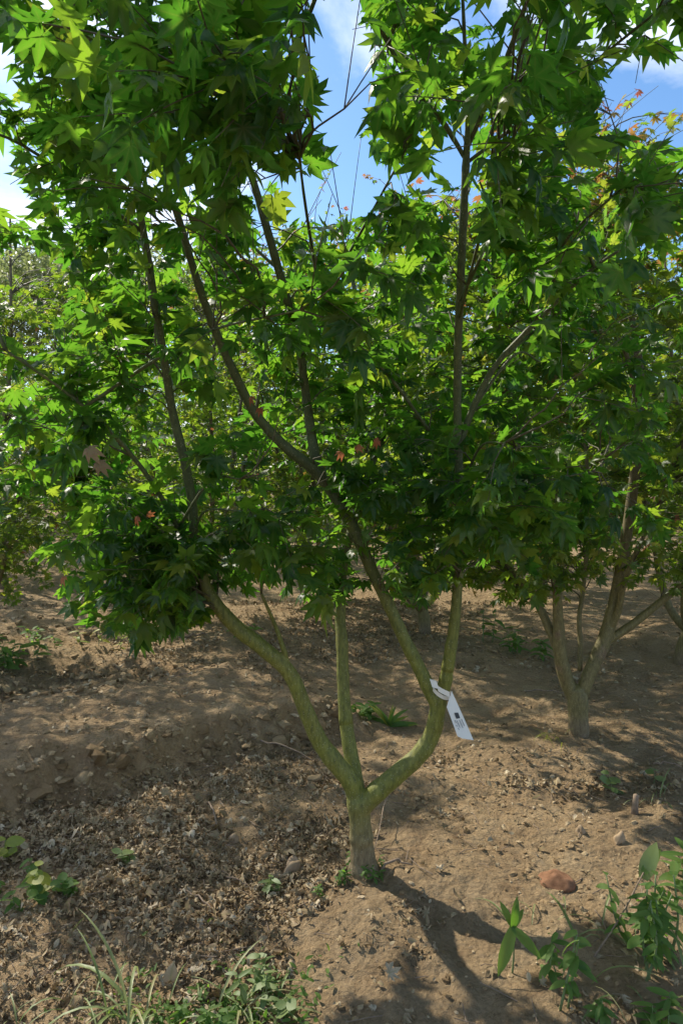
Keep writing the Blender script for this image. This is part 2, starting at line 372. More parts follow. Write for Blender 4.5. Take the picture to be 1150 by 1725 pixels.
# ------------------------------------------------------------------ leaf shapes (blade runs along +X from the origin, up is +Z, stalk towards -X)
def maple_leaf(detail, seed, droop=0.22, fold=0.10, wide=0.165):
    g = np.random.default_rng(seed)
    lobes = [(-128, .40), (-84, .72), (-41, .93), (0, 1.0), (41, .93), (84, .72), (128, .40)]
    lobes = [(a + g.uniform(-5, 5), l * g.uniform(.92, 1.06)) for a, l in lobes]
    V = [(0, 0, 0)]; rib = [1.0]; F = []
    def add(r, ang, z, rb):
        a = math.radians(ang); V.append((r * math.cos(a), r * math.sin(a), z)); rib.append(rb); return len(V) - 1
    notch = []
    for k in range(len(lobes) + 1):
        if k == 0: notch.append(add(0.12, -165, 0.0, 0.2))
        elif k == len(lobes): notch.append(add(0.12, 165, 0.0, 0.2))
        else:
            a0, l0 = lobes[k - 1]; a1, l1 = lobes[k]
            notch.append(add(0.34 * min(l0, l1), (a0 + a1) / 2, fold * .3, 0.0))
    for k, (ang, ln) in enumerate(lobes):
        a = math.radians(ang); d = np.array([math.cos(a), math.sin(a)]); s = np.array([-d[1], d[0]])
        bend = g.uniform(-.06, .06)
        def pt(u, wv, z, rb):
            q = d * u * ln + s * (wv * ln + bend * u * u * ln); V.append((q[0], q[1], z)); rib.append(rb); return len(V) - 1
        wd = wide * g.uniform(.85, 1.12)
        if detail == 2:
            m1 = pt(.44, 0, -fold * .15, 1); m2 = pt(.70, 0, -fold * .1, 1); tip = pt(1.04, 0, 0, .6)
            r1 = pt(.44, -wd, fold * .55, 0); r2 = pt(.70, -wd * .66, fold * .35, 0); l1_ = pt(.44, wd, fold * .55, 0); l2 = pt(.70, wd * .66, fold * .35, 0)
            for f in ((0, notch[k], m1), (notch[k], r1, m1), (r1, r2, m1), (r2, m2, m1), (r2, tip, m2),
                      (0, m1, notch[k + 1]), (notch[k + 1], m1, l1_), (l1_, m1, l2), (l2, m1, m2), (l2, m2, tip)): F.append(f)
        elif detail == 1:
            m1 = pt(.5, 0, -fold * .1, 1); tip = pt(1, 0, 0, .6); r1 = pt(.52, -wd, fold * .5, 0); l1_ = pt(.52, wd, fold * .5, 0)
            for f in ((0, notch[k], m1), (notch[k], r1, m1), (r1, tip, m1), (0, m1, notch[k + 1]), (notch[k + 1], m1, l1_), (l1_, m1, tip)): F.append(f)
        else:
            tip = pt(1, 0, 0, .5); rr = pt(.5, -wd, 0, 0); ll = pt(.5, wd, 0, 0)
            for f in ((0, notch[k], rr), (0, rr, tip), (0, tip, ll), (0, ll, notch[k + 1])): F.append(f)
    V = np.array(V); rr = np.hypot(V[:, 0], V[:, 1])
    tw = g.uniform(-.28, .28)
    V[:, 2] += -droop * rr ** 1.7 + tw * V[:, 0] * V[:, 1] + 0.05 * np.sin(V[:, 1] * 6 + g.uniform(0, 6)) + 0.07 * np.sin(V[:, 0] * 4.5 + g.uniform(0, 6)) * rr
    b = len(V)                                        # the stalk
    V = np.vstack([V, [(-.42, 0.012, .07), (-.42, -.012, .07), (0.02, -.014, -.006), (0.02, .014, -.006)]])
    rib += [1, 1, 1, 1]; F += [(b, b + 1, b + 2), (b, b + 2, b + 3)]
    V *= 0.56                                          # lobe length -> about one leaf width of 1.0
    return V, np.array(F), np.array(rib)

T_NEAR = [maple_leaf(2, s, d, f, wd) for s, d, f, wd in ((7, .55, .3, .21), (8, .05, .28, .21), (9, .35, .05, .235), (10, .8, .12, .22), (1, .18, .10, .225), (2, .38, .14, .21), (3, .10, .06, .24), (4, .50, .18, .215), (5, .28, .22, .22), (6, -.08, .12, .23))]
T_MID = [maple_leaf(1, s, d, f, .185) for s, d, f in ((11, .2, .10), (12, .42, .14), (13, .08, .08), (14, .3, .2))]
T_FAR = [maple_leaf(0, s, d, 0.1, .18) for s, d in ((21, .2), (22, .45), (23, .1))]
def star_leaf(seed):
    g = np.random.default_rng(seed); V = [(0, 0, 0)]; F = []
    for k, (a, l) in enumerate(((-80, .75), (-40, .95), (0, 1), (40, .95), (80, .75))):
        a = math.radians(a + g.uniform(-7, 7)); c, s_ = math.cos(a), math.sin(a); b = len(V); wv = .2 * l
        V += [(.5 * l * c + wv * s_, .5 * l * s_ - wv * c, -.05), (l * c, l * s_, -.35 * g.random()), (.5 * l * c - wv * s_, .5 * l * s_ + wv * c, -.05)]
        F += [(0, b, b + 1), (0, b + 1, b + 2)]
    return np.array(V) * .58, np.array(F), np.zeros(len(V))
T_STAR = [star_leaf(s) for s in range(40, 44)]
def lance(nseg, wid, curl, fold=.15, base=.15):
    """a simple narrow leaf blade of length 1 along +X"""
    V, rib, F = [], [], []
    for i in range(nseg + 1):
        u = i / nseg; wv = wid * (math.sin(math.pi * min(1, u * (1 - base) + base)) ** .8 if i < nseg else 0.02)
        a = curl * u; x = math.sin(a) / curl if abs(curl) > 1e-3 else u; z = (math.cos(a) - 1) / curl if abs(curl) > 1e-3 else 0
        V += [(x, -wv, z + fold * wv), (x, 0, z), (x, wv, z + fold * wv)]; rib += [0, 1, 0]
    for i in range(nseg):
        a = i * 3
        F += [(a, a + 3, a + 4), (a, a + 4, a + 1), (a + 1, a + 4, a + 5), (a + 1, a + 5, a + 2)]
    return np.array(V), np.array(F), np.array(rib, float)

def basis(d, nrm):
    d = d / (np.linalg.norm(d, axis=-1, keepdims=True) + 1e-9)
    z = nrm - (nrm * d).sum(-1, keepdims=True) * d; z /= np.linalg.norm(z, axis=-1, keepdims=True) + 1e-9
    y = np.cross(z, d); return np.stack([d, y, z], -1)      # columns

def leaf_cloud(name, lv, templates, mat, origin, parent, sel, kind='stuff'):
    """merge the leaves chosen by SEL into one mesh"""
    if not len(sel): return None
    Vs, Fs, ti, rb, yg = [], [], [], [], []; o = 0
    tm = lv['t'] % len(templates)
    for k, (TV, TF, TR) in enumerate(templates):
        s = sel[tm[sel] == k]
        if not len(s): continue
        M = basis(lv['d'][s], lv['n'][s]) * lv['s'][s][:, None, None]
        W = np.einsum('nij,vj->nvi', M, TV) + (lv['p'][s] - origin)[:, None, :]
        nv = len(TV)
        Vs.append(W.reshape(-1, 3)); Fs.append((TF[None] + (np.arange(len(s)) * nv)[:, None, None] + o).reshape(-1, 3))
        ti.append(np.repeat(lv['c'][s], nv)); rb.append(np.tile(TR, len(s))); yg.append(np.repeat(lv['y'][s], nv)); o += len(s) * nv
    me = mesh(name, np.vstack(Vs), np.vstack(Fs), mat, {'tint': np.concatenate(ti), 'rib': np.concatenate(rb), 'young': np.concatenate(yg)})
    return link(name, me, parent, kind=kind)

SHARED = {}
def shared_leaf(key, tpl, mat, young=0.0):
    if key not in SHARED:
        V, F, r = tpl; SHARED[key] = mesh('maple_leaf', V, F, mat, {'rib': r, 'tint': np.zeros(len(V)), 'young': np.full(len(V), young)})
    return SHARED[key]
def leaf_objects(lv, sel, templates, mat, origin, parent, key):
    M = basis(lv['d'][sel], lv['n'][sel]) * lv['s'][sel][:, None, None]
    for q, i in enumerate(sel):
        t = int(lv['t'][i]) % len(templates); yy = 1.0 if lv['y'][i] > .5 else 0.0
        o = bpy.data.objects.new('leaf', shared_leaf((key, t, yy), templates[t], mat, yy)); COL.objects.link(o); o.parent = parent
        m = Matrix(M[q].tolist()).to_4x4(); m.translation = Vector((lv['p'][i] - origin).tolist()); o.matrix_basis = m

# ------------------------------------------------------------------ how a tree grows twigs and leaves
def grow(rng, limbs, targets, keep, leaves_per=(9, 14), size=(0.075, 0.11), spacing=0.045, droop=0.35, twig_r=0.0032, side=2, young=None, upness=1.0):
    LP = np.vstack(limbs); LT = np.vstack([np.gradient(l, axis=0) for l in limbs]); LT /= np.linalg.norm(LT, axis=1)[:, None] + 1e-9
    twigs, D = [], {k: [] for k in 'pdnstcyw'}
    for c in targets:
        dv = c - LP; ds = np.linalg.norm(dv, axis=1)
        cost = ds + 1.0 * np.clip(LP[:, 2] - c[2] + 0.08, 0, None)
        b = int(np.argmin(cost)); p0 = LP[b]; ln = ds[b]
        if ln < 0.03 or ln > 0.8: continue
        ctrl = p0 + (LT[b] * 0.45 + dv[b] / ln * 0.35 + np.array([0, 0, .18]) + rng.normal(0, .12, 3)) * ln * 0.55
        n = max(5, int(ln / 0.06) + 2); t = np.linspace(0, 1, n)[:, None]
        pts = (1 - t) ** 2 * p0 + 2 * t * (1 - t) * ctrl + t * t * c
        pts[1:-1] += rng.normal(0, .006, (n - 2, 3))
        if keep is keep_main:
            qx, qy, _ = proj(pts); ing = np.zeros(n, bool)
            for g_ in GAPS: ing |= inpoly(qx, qy, g_)
            if ing.sum() > 1: continue
        r0 = twig_r * (0.8 + 1.1 * min(1.2, ln)); parts = [(pts, np.linspace(r0, twig_r * .35, n))]
        shoots = [pts]
        for _ in range(side):
            k = int(n * rng.uniform(.4, .85)); q0 = pts[min(k, n - 2)]; tt = pts[-1] - pts[0]; tt /= np.linalg.norm(tt)
            ax = np.cross(tt, rng.normal(0, 1, 3)); ax /= np.linalg.norm(ax) + 1e-9
            dd = tt * .65 + ax * .75 + np.array([0, 0, .1]); l2 = rng.uniform(.10, .26) * min(1.0, ln / .3 + .3)
            tq = np.linspace(0, 1, 5)[:, None]; q = q0 + dd * l2 * tq + np.array([0, 0, -.02]) * tq ** 2
            parts.append((q, np.linspace(twig_r * .55, twig_r * .3, 5))); shoots.append(q)
        twigs.append(parts)
        nl = rng.integers(*leaves_per); tot = 0
        for si, sh in enumerate(shoots):
            seg = np.linalg.norm(np.diff(sh, axis=0), axis=1); cum = np.concatenate([[0], np.cumsum(seg)]); Ls = cum[-1]
            cnt = max(2, int(nl * (0.5 if si == 0 else 0.5 / max(1, side))))
            s0 = max(0.0, Ls - spacing * cnt / 2); phi = rng.uniform(0, 3.14)
            pos = np.linspace(s0, Ls, max(2, cnt // 2 + 1))
            for s_ in pos:
                k = min(len(seg) - 1, max(0, int(np.searchsorted(cum, s_) - 1))); f = (s_ - cum[k]) / (seg[k] + 1e-9)
                p = sh[k] * (1 - f) + sh[k + 1] * f; T = (sh[k + 1] - sh[k]) / (seg[k] + 1e-9)
                phi += 1.45 + rng.normal(0, .2)
                sd_ = np.cross(T, [0, 0, 1.0]); sd_ /= np.linalg.norm(sd_) + 1e-9; ud = np.cross(sd_, T)
                for sg in (1, -1):
                    lat = sg * (math.cos(phi * .5) * sd_ + 0.55 * math.sin(phi * .5) * ud)
                    d = lat * .95 + T * rng.uniform(.25, .8) + rng.normal(0, .22, 3); d[2] -= droop * rng.uniform(.2, 1.5)
                    d /= np.linalg.norm(d)
                    nrm = np.array([0, 0, upness]) + rng.normal(0, .42, 3) + 0.25 * SUND
                    sz = rng.uniform(*size)
                    D['w'].append(len(twigs) - 1); D['p'].append(p + d * sz * .235 - np.array([0, 0, .03 * sz])); D['d'].append(d); D['n'].append(nrm); D['s'].append(sz)
                    D['t'].append(rng.integers(0, 60)); D['c'].append(rng.random() ** 1.0)
                    D['y'].append(0.0 if young is None else float(young(p, rng)))
    lv = {k: np.array(v) for k, v in D.items()}
    ctr = lv['p'] + lv['d'] * lv['s'][:, None] * .3
    m = keep(ctr, rng) if keep is not None else np.ones(len(ctr), bool)
    if keep is keep_main:                              # a twig that lost most of its leaves is dropped whole
        nt_ = np.bincount(lv['w'], minlength=len(twigs)); nk_ = np.bincount(lv['w'], m, minlength=len(twigs)); bad = nk_ < .45 * nt_
        m = m & ~bad[lv['w']]; twigs = [t_ for t_, b_ in zip(twigs, bad) if not b_]
    lv = {k: v[m] for k, v in lv.items()}
    return twigs, lv

def twig_mesh(parts, origin, mat, sides=5, name='twig'):
    V, F = joinm([tube(p, r, sides, 0.12) for p, r in parts]); return mesh(name, V - origin, F, mat)

def biggest(lv, n, margin=0):
    px, py, d = proj(lv['p']); ok = (d > 0.15) & (px > -margin) & (px < 1150 + margin) & (py > -margin) & (py < 1725 + margin)
    sc = np.where(ok, lv['s'] / np.maximum(d, .15), -1)
    o = np.argsort(-sc)[:n]; return o[sc[o] > 0]

# sky gaps and leaf-free places, read off the photograph
def inpoly(px, py, poly):
    c = np.zeros(px.shape, bool); n = len(poly); j = n - 1
    for i in range(n):
        xi, yi = poly[i]; xj, yj = poly[j]
        if yi != yj: c ^= ((yi > py) != (yj > py)) & (px < (xj - xi) * (py - yi) / (yj - yi) + xi)
        j = i
    return c
GAPS = [[(537, -60), (611, -60), (620, 40), (618, 150), (604, 215), (655, 295), (648, 345), (560, 375), (495, 372), (467, 332), (473, 295), (533, 285), (562, 235), (538, 190), (550, 110), (530, 60)],
        [(-60, 235), (34, 250), (44, 340), (-60, 335)], [(-60, 405), (70, 410), (122, 450), (118, 500), (60, 545), (-60, 545)], [(-60, 50), (32, 60), (28, 140), (-60, 140)],
        [(1060, 95), (1200, 95), (1200, 240), (1085, 232), (1000, 206), (962, 190), (1030, 130)], [(800, -40), (880, -40), (860, 40), (815, 50)]]
STEMS = [([(238, 370), (262, 520), (290, 690)], 20), ([(298, 370), (345, 520), (385, 610), (430, 700), (535, 800)], 22), ([(425, 300), (450, 400), (482, 500)], 20),
         ([(508, 610), (515, 660), (530, 780)], 20), ([(785, 230), (780, 400), (772, 520), (770, 655)], 24), ([(790, 700), (830, 620), (930, 520)], 13), ([(600, 890), (640, 1000), (690, 1100)], 24),
         ([(770, 970), (760, 1090)], 22), ([(340, 985), (400, 1060), (480, 1130)], 26), ([(578, 1060), (578, 1150)], 24), ([(640, 60), (700, 150), (770, 240)], 9), ([(890, 0), (850, 110), (800, 230)], 9),
         ([(540, 0), (480, 130)], 9)]
def near_line(px, py, line, wd):
    d = np.full(px.shape, 1e9)
    for (x0, y0), (x1, y1) in zip(line[:-1], line[1:]):
        vx, vy = x1 - x0, y1 - y0; t = np.clip(((px - x0) * vx + (py - y0) * vy) / (vx * vx + vy * vy), 0, 1)
        d = np.minimum(d, np.hypot(px - x0 - t * vx, py - y0 - t * vy))
    return d < wd
BOT_X = [-400, 0, 40, 70, 110, 200, 330, 400, 480, 560, 620, 660, 720, 800, 860, 920, 1000, 1150, 1500]
BOT_Y = [720, 860, 900, 960, 1050, 1075, 1055, 1010, 1040, 1045, 1085, 1030, 1010, 1025, 1000, 950, 940, 900, 800]
def keep_main(c, rng):
    px, py, d = proj(c); ok = d > 0.62
    for g in GAPS: ok &= ~inpoly(px, py, g)
    ok &= py < np.interp(px, BOT_X, BOT_Y) + 70 * vnoise(px / 45, d * 0 + 3.3, 4) + 12
    for line, wd in STEMS: ok &= ~(near_line(px, py, line, wd + 14 * (2.4 / np.maximum(d, .5) - 1)) & (d < 2.75) & (rng.random(len(px)) < .95))
    return ok
SKY_X = [-200, 0, 60, 130, 200, 300, 380, 430, 480, 520, 560, 620, 655, 700, 760, 840, 900, 1000, 1060, 1200]
SKY_Y = [520, 500, 510, 440, 430, 440, 440, 370, 350, 380, 325, 345, 340, 320, 280, 210, 215, 225, 235, 235]
def keep_back(c, rng):
    px, py, d = proj(c)
    return (py > np.interp(px, SKY_X, SKY_Y) - 10 * rng.random(len(px)) ** 3 * 12) | (px < -150) | (px > 1300)

# ------------------------------------------------------------------ the maple in front
def widths(ctrl, n=7):
    """control points (px, py, distance, width in px) -> smooth centre line and radii"""
    pts = np.array([P(a, b, c) for a, b, c, _ in ctrl]); dist = np.array([proj(p)[2] for p in pts])
    rad = np.array([w_ for *_, w_ in ctrl]) / 2 / FPX * dist
    line = spline(pts, n); t = np.linspace(0, len(rad) - 1, len(line)); rad = np.interp(t, np.arange(len(rad)), rad)
    if n == 7 and len(line) > 30:
        arc = np.concatenate([[0], np.cumsum(np.linalg.norm(np.diff(line, axis=0), axis=1))]); gg = np.random.default_rng(len(line)); sx = .1
        while sx < arc[-1]:
            rad = rad * (1 + gg.uniform(.03, .10) * np.exp(-((arc - sx) / .014) ** 2)); sx += gg.uniform(.07, .17)
        rad = rad * np.interp(arc, [0, .35], [.92, .80])
    return line, rad

base = G(612, 1458)
ROOT = base.copy()
tree = thing('maple_tree', 'green barked multi stemmed maple in front with a white tag hanging in its fork', 'tree', base, 'maples planted in nursery rows')
Y0 = base[1]
def dY(v): return Y0 + v
trunk = [(610, 1505, dY(0), 96), (611, 1474, dY(0), 68), (611, 1450, dY(0), 52), (609, 1420, dY(0), 46), (606, 1380, dY(0), 44), (603, 1345, dY(0), 50)]
limbA = [(603, 1362, dY(0), 34), (592, 1318, dY(0), 37), (565, 1285, dY(-.01), 37), (538, 1248, dY(-.02), 35), (514, 1195, dY(-.04), 33), (488, 1135, dY(-.06), 32), (443, 1092, dY(-.09), 33), (400, 1058, dY(-.11), 32), (366, 1022, dY(-.13), 29)]
limbA2 = [(372, 1030, dY(-.13), 26), (345, 985, dY(-.14), 24), (330, 920, dY(-.15), 21), (324, 850, dY(-.17), 20), (312, 780, dY(-.2), 19), (290, 690, dY(-.24), 18), (276, 600, dY(-.3), 17), (262, 520, dY(-.36), 17), (250, 440, dY(-.42), 17), (238, 370, dY(-.48), 15), (222, 270, dY(-.55), 13), (200, 160, dY(-.62), 12), (150, 60, dY(-.7), 11), (100, -60, dY(-.78), 9)]
limbA3 = [(352, 1000, dY(-.13), 15), (318, 930, dY(-.2), 12), (285, 860, dY(-.3), 11), (240, 790, dY(-.4), 10), (180, 720, dY(-.5), 8), (110, 660, dY(-.6), 6), (10, 590, dY(-.7), 5)]
limbC = [(604, 1340, dY(.02), 28), (594, 1290, dY(.06), 30), (583, 1220, dY(.1), 28), (578, 1150, dY(.13), 26), (576, 1085, dY(.16), 25), (573, 1030, dY(.2), 22), (580, 940, dY(.25), 19), (610, 830, dY(.3), 16), (650, 700, dY(.36), 13), (640, 600, dY(.4), 11), (600, 500, dY(.4), 9), (590, 430, dY(.4), 7)]
limbG = [(606, 1365, dY(0), 34), (630, 1338, dY(-.01), 38), (668, 1305, dY(-.02), 38), (705, 1272, dY(-.03), 37), (727, 1238, dY(-.03), 36), (736, 1200, dY(-.04), 34), (739, 1172, dY(-.04), 36)]
limbD = [(738, 1195, dY(-.04), 24), (722, 1160, dY(-.04), 27), (703, 1120, dY(-.04), 26), (680, 1075, dY(-.04), 26), (655, 1020, dY(-.04), 26), (628, 965, dY(-.03), 26), (600, 900, dY(-.02), 26), (572, 850, dY(-.02), 25), (542, 803, dY(-.03), 24)]
limbE = [(555, 822, dY(-.03), 20), (525, 788, dY(-.06), 22), (480, 752, dY(-.1), 21), (432, 700, dY(-.16), 20), (405, 650, dY(-.2), 19), (384, 605, dY(-.24), 18), (362, 555, dY(-.29), 18), (343, 505, dY(-.33), 17), (322, 440, dY(-.4), 16), (300, 365, dY(-.47), 15), (270, 290, dY(-.53), 13), (215, 190, dY(-.6), 12), (150, 90, dY(-.68), 11), (90, -20, dY(-.76), 9)]
limbF = [(548, 815, dY(-.03), 20), (532, 775, dY(-.02), 21), (520, 700, dY(0), 19), (512, 640, dY(0), 18), (503, 575, dY(-.04), 17), (482, 500, dY(-.1), 18), (458, 415, dY(-.17), 18), (428, 310, dY(-.26), 16), (400, 230, dY(-.34), 14), (370, 150, dY(-.42), 12), (335, 60, dY(-.5), 10), (300, -60, dY(-.58), 8)]
limbH = [(738, 1190, dY(-.04), 24), (748, 1155, dY(-.05), 26), (757, 1105, dY(-.07), 24), (766, 1040, dY(-.09), 22), (772, 960, dY(-.12), 20), (774, 880, dY(-.15), 18), (772, 780, dY(-.19), 17), (770, 680, dY(-.23), 17), (771, 580, dY(-.28), 17), (775, 480, dY(-.34), 17), (780, 370, dY(-.41), 17), (784, 280, dY(-.47), 16), (788, 200, dY(-.53), 12), (784, 110, dY(-.6), 9), (778, -20, dY(-.68), 7)]
limbI = [(772, 760, dY(-.2), 10), (795, 690, dY(-.22), 13), (830, 622, dY(-.25), 12), (880, 565, dY(-.29), 11), (930, 515, dY(-.34), 9), (1000, 450, dY(-.42), 7), (1080, 400, dY(-.5), 5)]
limbJ = [(785, 270, dY(-.47), 8), (745, 205, dY(-.55), 11), (700, 155, dY(-.62), 11), (660, 85, dY(-.7), 10), (615, 0, dY(-.78), 10), (570, -90, dY(-.86), 8)]
limbK = [(786, 250, dY(-.48), 8), (812, 190, dY(-.55), 9), (850, 105, dY(-.64), 9), (888, 0, dY(-.75), 9), (930, -110, dY(-.86), 7)]
limbL = [(785, 275, dY(-.46), 7), (850, 225, dY(-.54), 7), (920, 170, dY(-.64), 7), (1000, 105, dY(-.75), 6), (1080, 40, dY(-.86), 6), (1180, -40, dY(-.98), 4)]
limbM = [(405, 245, dY(-.33), 7), (445, 175, dY(-.45), 8), (480, 115, dY(-.56), 9), (510, 50, dY(-.66), 9), (545, -40, dY(-.78), 7)]
limbN = [(490, 1138, dY(-.06), 8), (478, 1095, dY(-.08), 9), (462, 1050, dY(-.10), 7), (440, 1000, dY(-.14), 5)]
limbO = [(722, 725, dY(-.1), 6), (660, 640, dY(-.2), 6), (600, 575, dY(-.3), 5), (540, 510, dY(-.4), 4)]
lines = {k: widths(v) for k, v in dict(trunk=trunk, A=limbA, A2=limbA2, A3=limbA3, C=limbC, G=limbG, D=limbD, E=limbE, F=limbF, H=limbH, I=limbI, J=limbJ, K=limbK, L=limbL, M=limbM, N=limbN, O=limbO).items()}
def T(k, a=0, b=None, sides=14, knob=.05, grow_=1.0):
    p, r = lines[k]; return tube(p[a:b], r[a:b] * grow_, sides, knob)
link('trunk', fused('trunk', [T('trunk'), T('A', 0, 20), T('C', 0, 18), T('G', 0, 18)], M_BARK, ROOT, .0045, 7), tree)
def branch(*parts, fuse=False):
    if fuse: me = fused('branch', parts, M_BARK, ROOT, .004, 5)
    else:
        V, F = joinm(parts); me = mesh('branch', V - ROOT, F, M_BARK)
    return link('branch', me, tree)
branch(T('A', 15), T('A2', 0, 12), T('N', 0, 8), T('A3', 0, 8), fuse=True)
branch(T('G', 14), T('D', 0, 14), T('H', 0, 14), fuse=True)
branch(T('D', 11), T('E', 0, 14), T('F', 0, 14), fuse=True)
branch(T('A2', 9, None, 12, .07)); branch(T('A3', 5, None, 8, .08)); branch(T('C', 14, None, 12, .06)); branch(T('E', 11, None, 12, .07)); branch(T('F', 11, None, 12, .07))
branch(T('H', 11, None, 12, .06))
for k in 'IJKLMO': branch(T(k, 0, None, 8, .08))
branch(T('N', 5, None, 8, .08))

rng = np.random.default_rng(42)
limb_pts = [lines[k][0] for k in ('A2', 'A3', 'C', 'D', 'E', 'F', 'H', 'I', 'J', 'K', 'L', 'M', 'N', 'O')]
limb_pts = [l if i not in (3,) else l[25:] for i, l in enumerate(limb_pts)]
CC, CR = np.array([0.02, Y0 - 0.42, 2.02]), np.array([1.42, 1.22, 1.45])
def crown_targets(n, rng, box=None, ymn=0):
    out = []
    while len(out) < n:
        if rng.random() < .87: px, py = rng.uniform(-160, 1230), rng.uniform(-300, 1060)
        else: px, py = rng.uniform(-700, 1800), rng.uniform(-1200, 1000)
        if box: px, py = rng.uniform(box[0], box[1]), rng.uniform(box[2], box[3])
        ymin = np.interp(py, [-300, 150, 420, 650, 1060], [0.85, 0.95, 1.45, 1.75, 2.05]); ymax = np.interp(py, [-300, 300, 600, 1060], [Y0 - .3, Y0 - .1, Y0 + .6, Y0 + .6])
        Y = rng.uniform(max(ymin, ymn), max(ymax, ymn + .3)); p = P(px, py, Y)
        q = (p - CC) / CR
        rr = (q * q).sum()
        if rr > 1 or (rr < .10 and rng.random() < .6): continue
        if rng.random() > min(1, (Y / 1.5) ** 1.3): continue
        a = np.array([px]), np.array([py])
        if any(inpoly(*a, g)[0] for g in GAPS) or py > np.interp(px, BOT_X, BOT_Y) - 25: continue
        if 880 < px and py > 380 and rng.random() < .5: continue
        if px < 110 and 520 < py and rng.random() < .55: continue
        out.append(p)
    return out
sec = []
for c in crown_targets(45, rng):                        # secondary branches
    LP = np.vstack(limb_pts); ds = np.linalg.norm(c - LP, axis=1) + 1.2 * np.clip(LP[:, 2] - c[2] + .15, 0, None); b = int(np.argmin(ds)); p0 = LP[b]
    if not .25 < np.linalg.norm(c - p0) < .75 or c[1] < 1.35: continue
    mid = (p0 + c) / 2 + np.array([0, 0, .06]) + rng.normal(0, .03, 3); ln = spline([p0, mid, c], 6)
    V, F = joinm([tube(ln, np.linspace(.0055, .0022, len(ln)), 7, .1)]); link('branch', mesh('branch', V - ROOT, F, M_BARK), tree); sec.append(ln)
twigs, lv = grow(rng, limb_pts + sec, crown_targets(345, rng) + crown_targets(36, rng, (60, 560, 860, 1060)) + crown_targets(16, rng, (70, 340, 930, 1075)) + crown_targets(14, rng, (-40, 140, 560, 900)) + crown_targets(26, rng, (560, 900, 800, 1010)) + crown_targets(95, rng, (20, 960, 370, 760), 2.15) + crown_targets(10, rng, (-60, 490, -60, 420)) + crown_targets(12, rng, (640, 1150, -40, 300)) + crown_targets(14, rng, (820, 1040, 820, 940)), keep_main, (12, 18), (0.060, 0.116), .045, .24, .0026, 2,
                 young=None)
tw_order = sorted(range(len(twigs)), key=lambda i: -np.linalg.norm(twigs[i][0][0][-1] - twigs[i][0][0][0]))
for i in tw_order[:290]: link('twig', twig_mesh(twigs[i], ROOT, M_TWIG), tree)
if len(tw_order) > 290:
    V, F = joinm([tube(p, r, 5, .1) for i in tw_order[290:] for p, r in twigs[i]]); link('twig_tangle', mesh('twig_tangle', V - ROOT, F, M_TWIG), tree, kind='stuff')
big = biggest(lv, 300)
leaf_objects(lv, big, T_NEAR, M_LEAF, ROOT, tree, 'main')
leaf_cloud('leaf_mass', lv, T_NEAR, M_LEAF, ROOT, tree, np.setdiff1d(np.arange(len(lv['p'])), big))
print('main leaves', len(lv['p']), 'twigs', len(twigs))
# the few withered orange-red leaves
def extra_leaf(px, py, Y, s, mat, key, d, n, label):
    o = link('leaf', shared_leaf(key, T_NEAR[3], mat), tree, label=label)
    M = basis(np.array([d], float), np.array([n], float))[0] * s
    m = Matrix(M.tolist()).to_4x4(); m.translation = Vector((P(px, py, Y) - ROOT).tolist()); o.matrix_basis = m
for q in ((424, 668, 2.2, .038), (438, 688, 2.2, .035), (636, 742, 2.0, .04), (600, 752, 2.05, .034), (575, 762, 2.05, .036), (232, 872, 1.95, .036), (250, 866, 1.97, .03), (108, 972, 1.9, .036)):
    extra_leaf(*q, M_RED, 'red', (rng.normal(), rng.normal(), -.8), (rng.normal(), -1, .6), 'small withered orange red leaf')
for q in ((150, 756, 1.75, .06), (166, 780, 1.77, .055)):
    extra_leaf(*q, M_DEAD, 'brown', (.6, -.3, -.7), (0, -1, .5), 'curled pale brown dead leaf')

